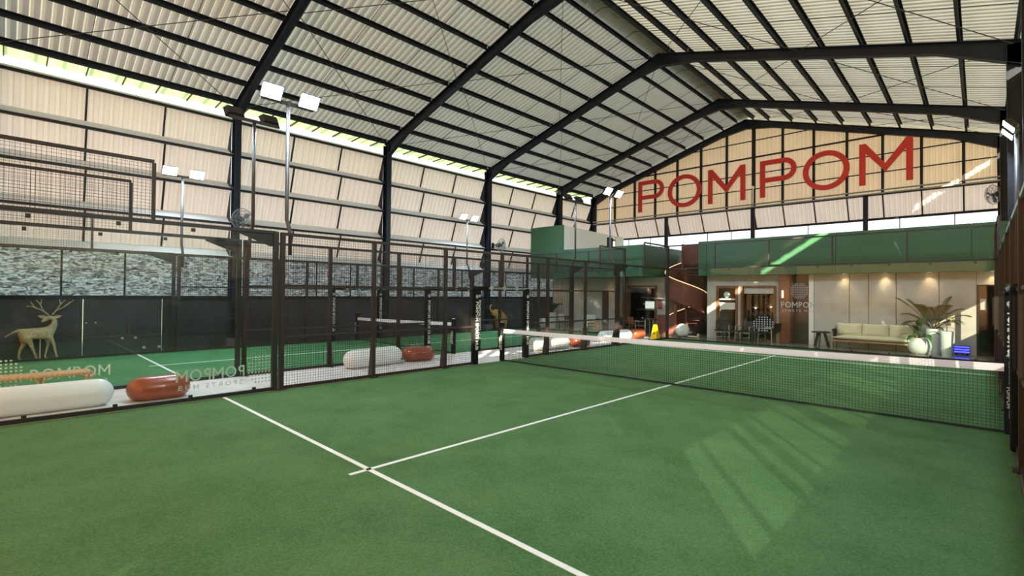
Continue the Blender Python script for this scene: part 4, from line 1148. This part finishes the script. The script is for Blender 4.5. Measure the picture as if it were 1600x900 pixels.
# deer: local x = along the wall (towards +y in the hall), y = across, z up; head turned back
dx, dy0, dz = -13.52, -9.02, .0
de = thing('deer_statue', 'pale wicker deer statue with antlers standing before the black wall', 'statue', (dx, dy0, dz)); de.rotation_euler = (0, 0, PI/2)
n = {
 'pelvis': ((-.26, 0, .74), (.125, .14)), 'belly': ((-.06, 0, .71), (.13, .15)), 'chest': ((.16, 0, .72), (.13, .16)), 'shoulder': ((.25, 0, .80), (.10, .12)),
 'neck1': ((.32, 0, .95), .078), 'neck2': ((.30, .0, 1.08), .062), 'head': ((.22, -.01, 1.13), .072), 'muzzle1': ((.12, -.03, 1.05), .052), 'muzzle': ((.05, -.04, 1.00), .037),
 'tail1': ((-.38, 0, .80), .035), 'tail2': ((-.50, 0, .73), .018), 'tail3': ((-.62, 0, .64), .010)}
e = [('pelvis', 'belly'), ('belly', 'chest'), ('chest', 'shoulder'), ('shoulder', 'neck1'), ('neck1', 'neck2'), ('neck2', 'head'), ('head', 'muzzle1'), ('muzzle1', 'muzzle'), ('pelvis', 'tail1'), ('tail1', 'tail2'), ('tail2', 'tail3')]
def leg(pre, root, pts):
    prev = root
    for i, (p, r) in enumerate(pts): n[pre+str(i)] = (p, r); e.append((prev, pre+str(i))); prev = pre+str(i)
leg('hl', 'pelvis', [((-.30, .08, .58), .085), ((-.26, .08, .44), .058), ((-.34, .08, .27), .032), ((-.36, .08, .10), .024), ((-.34, .08, .03), .028), ((-.29, .08, .018), .018)])
leg('hr', 'pelvis', [((-.22, -.08, .58), .085), ((-.14, -.08, .44), .055), ((-.10, -.08, .28), .032), ((-.04, -.08, .10), .024), ((-.02, -.08, .03), .028), ((.03, -.08, .018), .018)])
leg('fl', 'chest', [((.17, .08, .56), .055), ((.20, .08, .40), .036), ((.17, .08, .24), .026), ((.14, .08, .10), .022), ((.15, .08, .03), .026), ((.20, .08, .018), .018)])
leg('fr', 'chest', [((.24, -.08, .58), .055), ((.30, -.08, .42), .036), ((.33, -.08, .25), .026), ((.36, -.08, .10), .022), ((.38, -.08, .03), .026), ((.43, -.08, .018), .018)])
skin_fig('body', n, e, M['deer'], de, 2, (dx, dy0, dz))
for s, xo in ((-1, -1), (1, 1)):
    b = Vector((.23+.03*s, -.01, 1.18))
    A = {'a': (b, .018), 'b': (b+Vector((.10*s-.02, 0, .13)), .016), 'c': (b+Vector((.24*s-.02, .02*s, .20)), .014), 'd': (b+Vector((.36*s, .03*s, .26 if s < 0 else .34)), .012), 'e': (b+Vector((.44*s, .03, .24 if s < 0 else .42)), .008),
         't1': (b+Vector((.17*s, 0, .30)), .012), 't2': (b+Vector((.14*s, 0, .44)), .008), 't3': (b+Vector((.36*s, .02, .37)), .009), 't4': (b+Vector((.26*s, .03, .42)), .008)}
    E_ = [('a', 'b'), ('b', 'c'), ('c', 'd'), ('d', 'e'), ('b', 't1'), ('t1', 't2'), ('c', 't3'), ('t1', 't4')]
    skin_fig('antler', A, E_, M['deer'], de, 1, (dx, dy0, dz))
    q = MB(); ed = Vector((s*.9, 0, .25)).normalized(); c0 = Vector((.22+.05*s, -.01, 1.12)); u_ = Vector((-ed.z, 0, ed.x))
    for i in range(7):
        t = i/6; w_ = .045*math.sin(PI*(.08+.9*t)); p = c0+ed*.20*t; q.v += [tuple(p-u_*w_+Vector((0, -.015, 0))), tuple(p+Vector((0, .01, 0))), tuple(p+u_*w_+Vector((0, -.015, 0)))]
    q.f = [(3*i, 3*i+1, 3*i+4, 3*i+3) for i in range(6)]+[(3*i+1, 3*i+2, 3*i+5, 3*i+4) for i in range(6)]
    o = link('ear', q.mesh('ear', M['deer'], (0, 0, 0), True), de, (dx, dy0, dz))
o = link('support_rod', MB().tube([(.04, 0, .02), (.04, 0, .62)], .012, 8).mesh('support_rod', M['cushion']), de, (dx, dy0, dz))
o = link('base_plate', MB().box(-.06, .16, -.07, .07, 0, .02).mesh('base_plate', M['cushion']), de, (dx, dy0, dz))

# elephant: trunk raised, standing by the far wall column
ex, ey = -13.50, 8.35
el = thing('elephant_statue', 'ochre elephant statue with raised trunk before the black wall', 'statue', (ex, ey, 0)); el.rotation_euler = (0, 0, PI/2); el.scale = (1.1, 1.0, 1.3)
n = {'rump': ((.28, 0, .50), (.18, .22)), 'mid': ((.05, 0, .54), (.21, .24)), 'shoulder': ((-.14, 0, .58), (.18, .21)), 'head': ((-.32, 0, .70), (.13, .15)), 'tr1': ((-.46, 0, .70), .075), 'tr2': ((-.58, 0, .75), .055), 'tr3': ((-.66, 0, .86), .040), 'tr4': ((-.62, 0, .98), .030), 'tr5': ((-.52, 0, .99), .022), 'tl': ((.46, 0, .48), .022), 'tl2': ((.50, 0, .30), .014)}
e = [('rump', 'mid'), ('mid', 'shoulder'), ('shoulder', 'head'), ('head', 'tr1'), ('tr1', 'tr2'), ('tr2', 'tr3'), ('tr3', 'tr4'), ('tr4', 'tr5'), ('rump', 'tl'), ('tl', 'tl2')]
for pre, root, x, s in (('a', 'rump', .30, 1), ('b', 'rump', .26, -1), ('c', 'shoulder', -.14, 1), ('d', 'shoulder', -.18, -1)):
    leg(pre, root, [((x, s*.11, .32), .10), ((x-.01, s*.12, .15), .068), ((x-.01, s*.12, .03), .075)])
skin_fig('body', n, e, M['eleph'], el, 2, (ex, ey, 0))
for s in (-1, 1):
    q = MB(); c0 = Vector((-.22, s*.16, .70)); k = 12
    q.v = [tuple(c0+Vector((.13*math.cos(2*PI*i/k)+.05, s*(.06+.03*math.cos(2*PI*i/k)), .16*math.sin(2*PI*i/k)-.04))) for i in range(k)]+[tuple(c0+Vector((.05, s*.02, 0)))]
    q.f = [(i, (i+1) % k, k) for i in range(k)]
    link('ear', q.mesh('ear', M['eleph'], (0, 0, 0), True), el, (ex, ey, 0))
    link('tusk', MB().tube([(-.33, s*.06, .66), (-.47, s*.07, .60), (-.56, s*.07, .64)], [.018, .013, .005], 7).mesh('tusk', M['cushion'], (0, 0, 0), True), el, (ex, ey, 0))

# bracing on the right-hand wall, lit by the lamp in the corner
for (ya, za), (yb, zb) in (((13.6, 7.2), (17.0, 2.4)), ((13.6, 2.4), (17.0, 7.2)), ((7.7, 7.2), (13.4, 2.4)), ((7.7, 2.4), (13.4, 7.2))):
    part('wall_brace', MB().beam((XR-.12, ya, za), (XR-.12, yb, zb), .05, .05), M['fence'], bpy.data.objects['wall_right'])
part('conduit', MB().tube([(-3.80, YG-.04, 6.5), (-3.80, YG-.04, 7.45)], .03, 8).tube([(-3.80, YG-.04, 7.45), (-3.80, YG-.12, 7.5)], .08, 10), M['white'], bpy.data.objects['wall_far'])
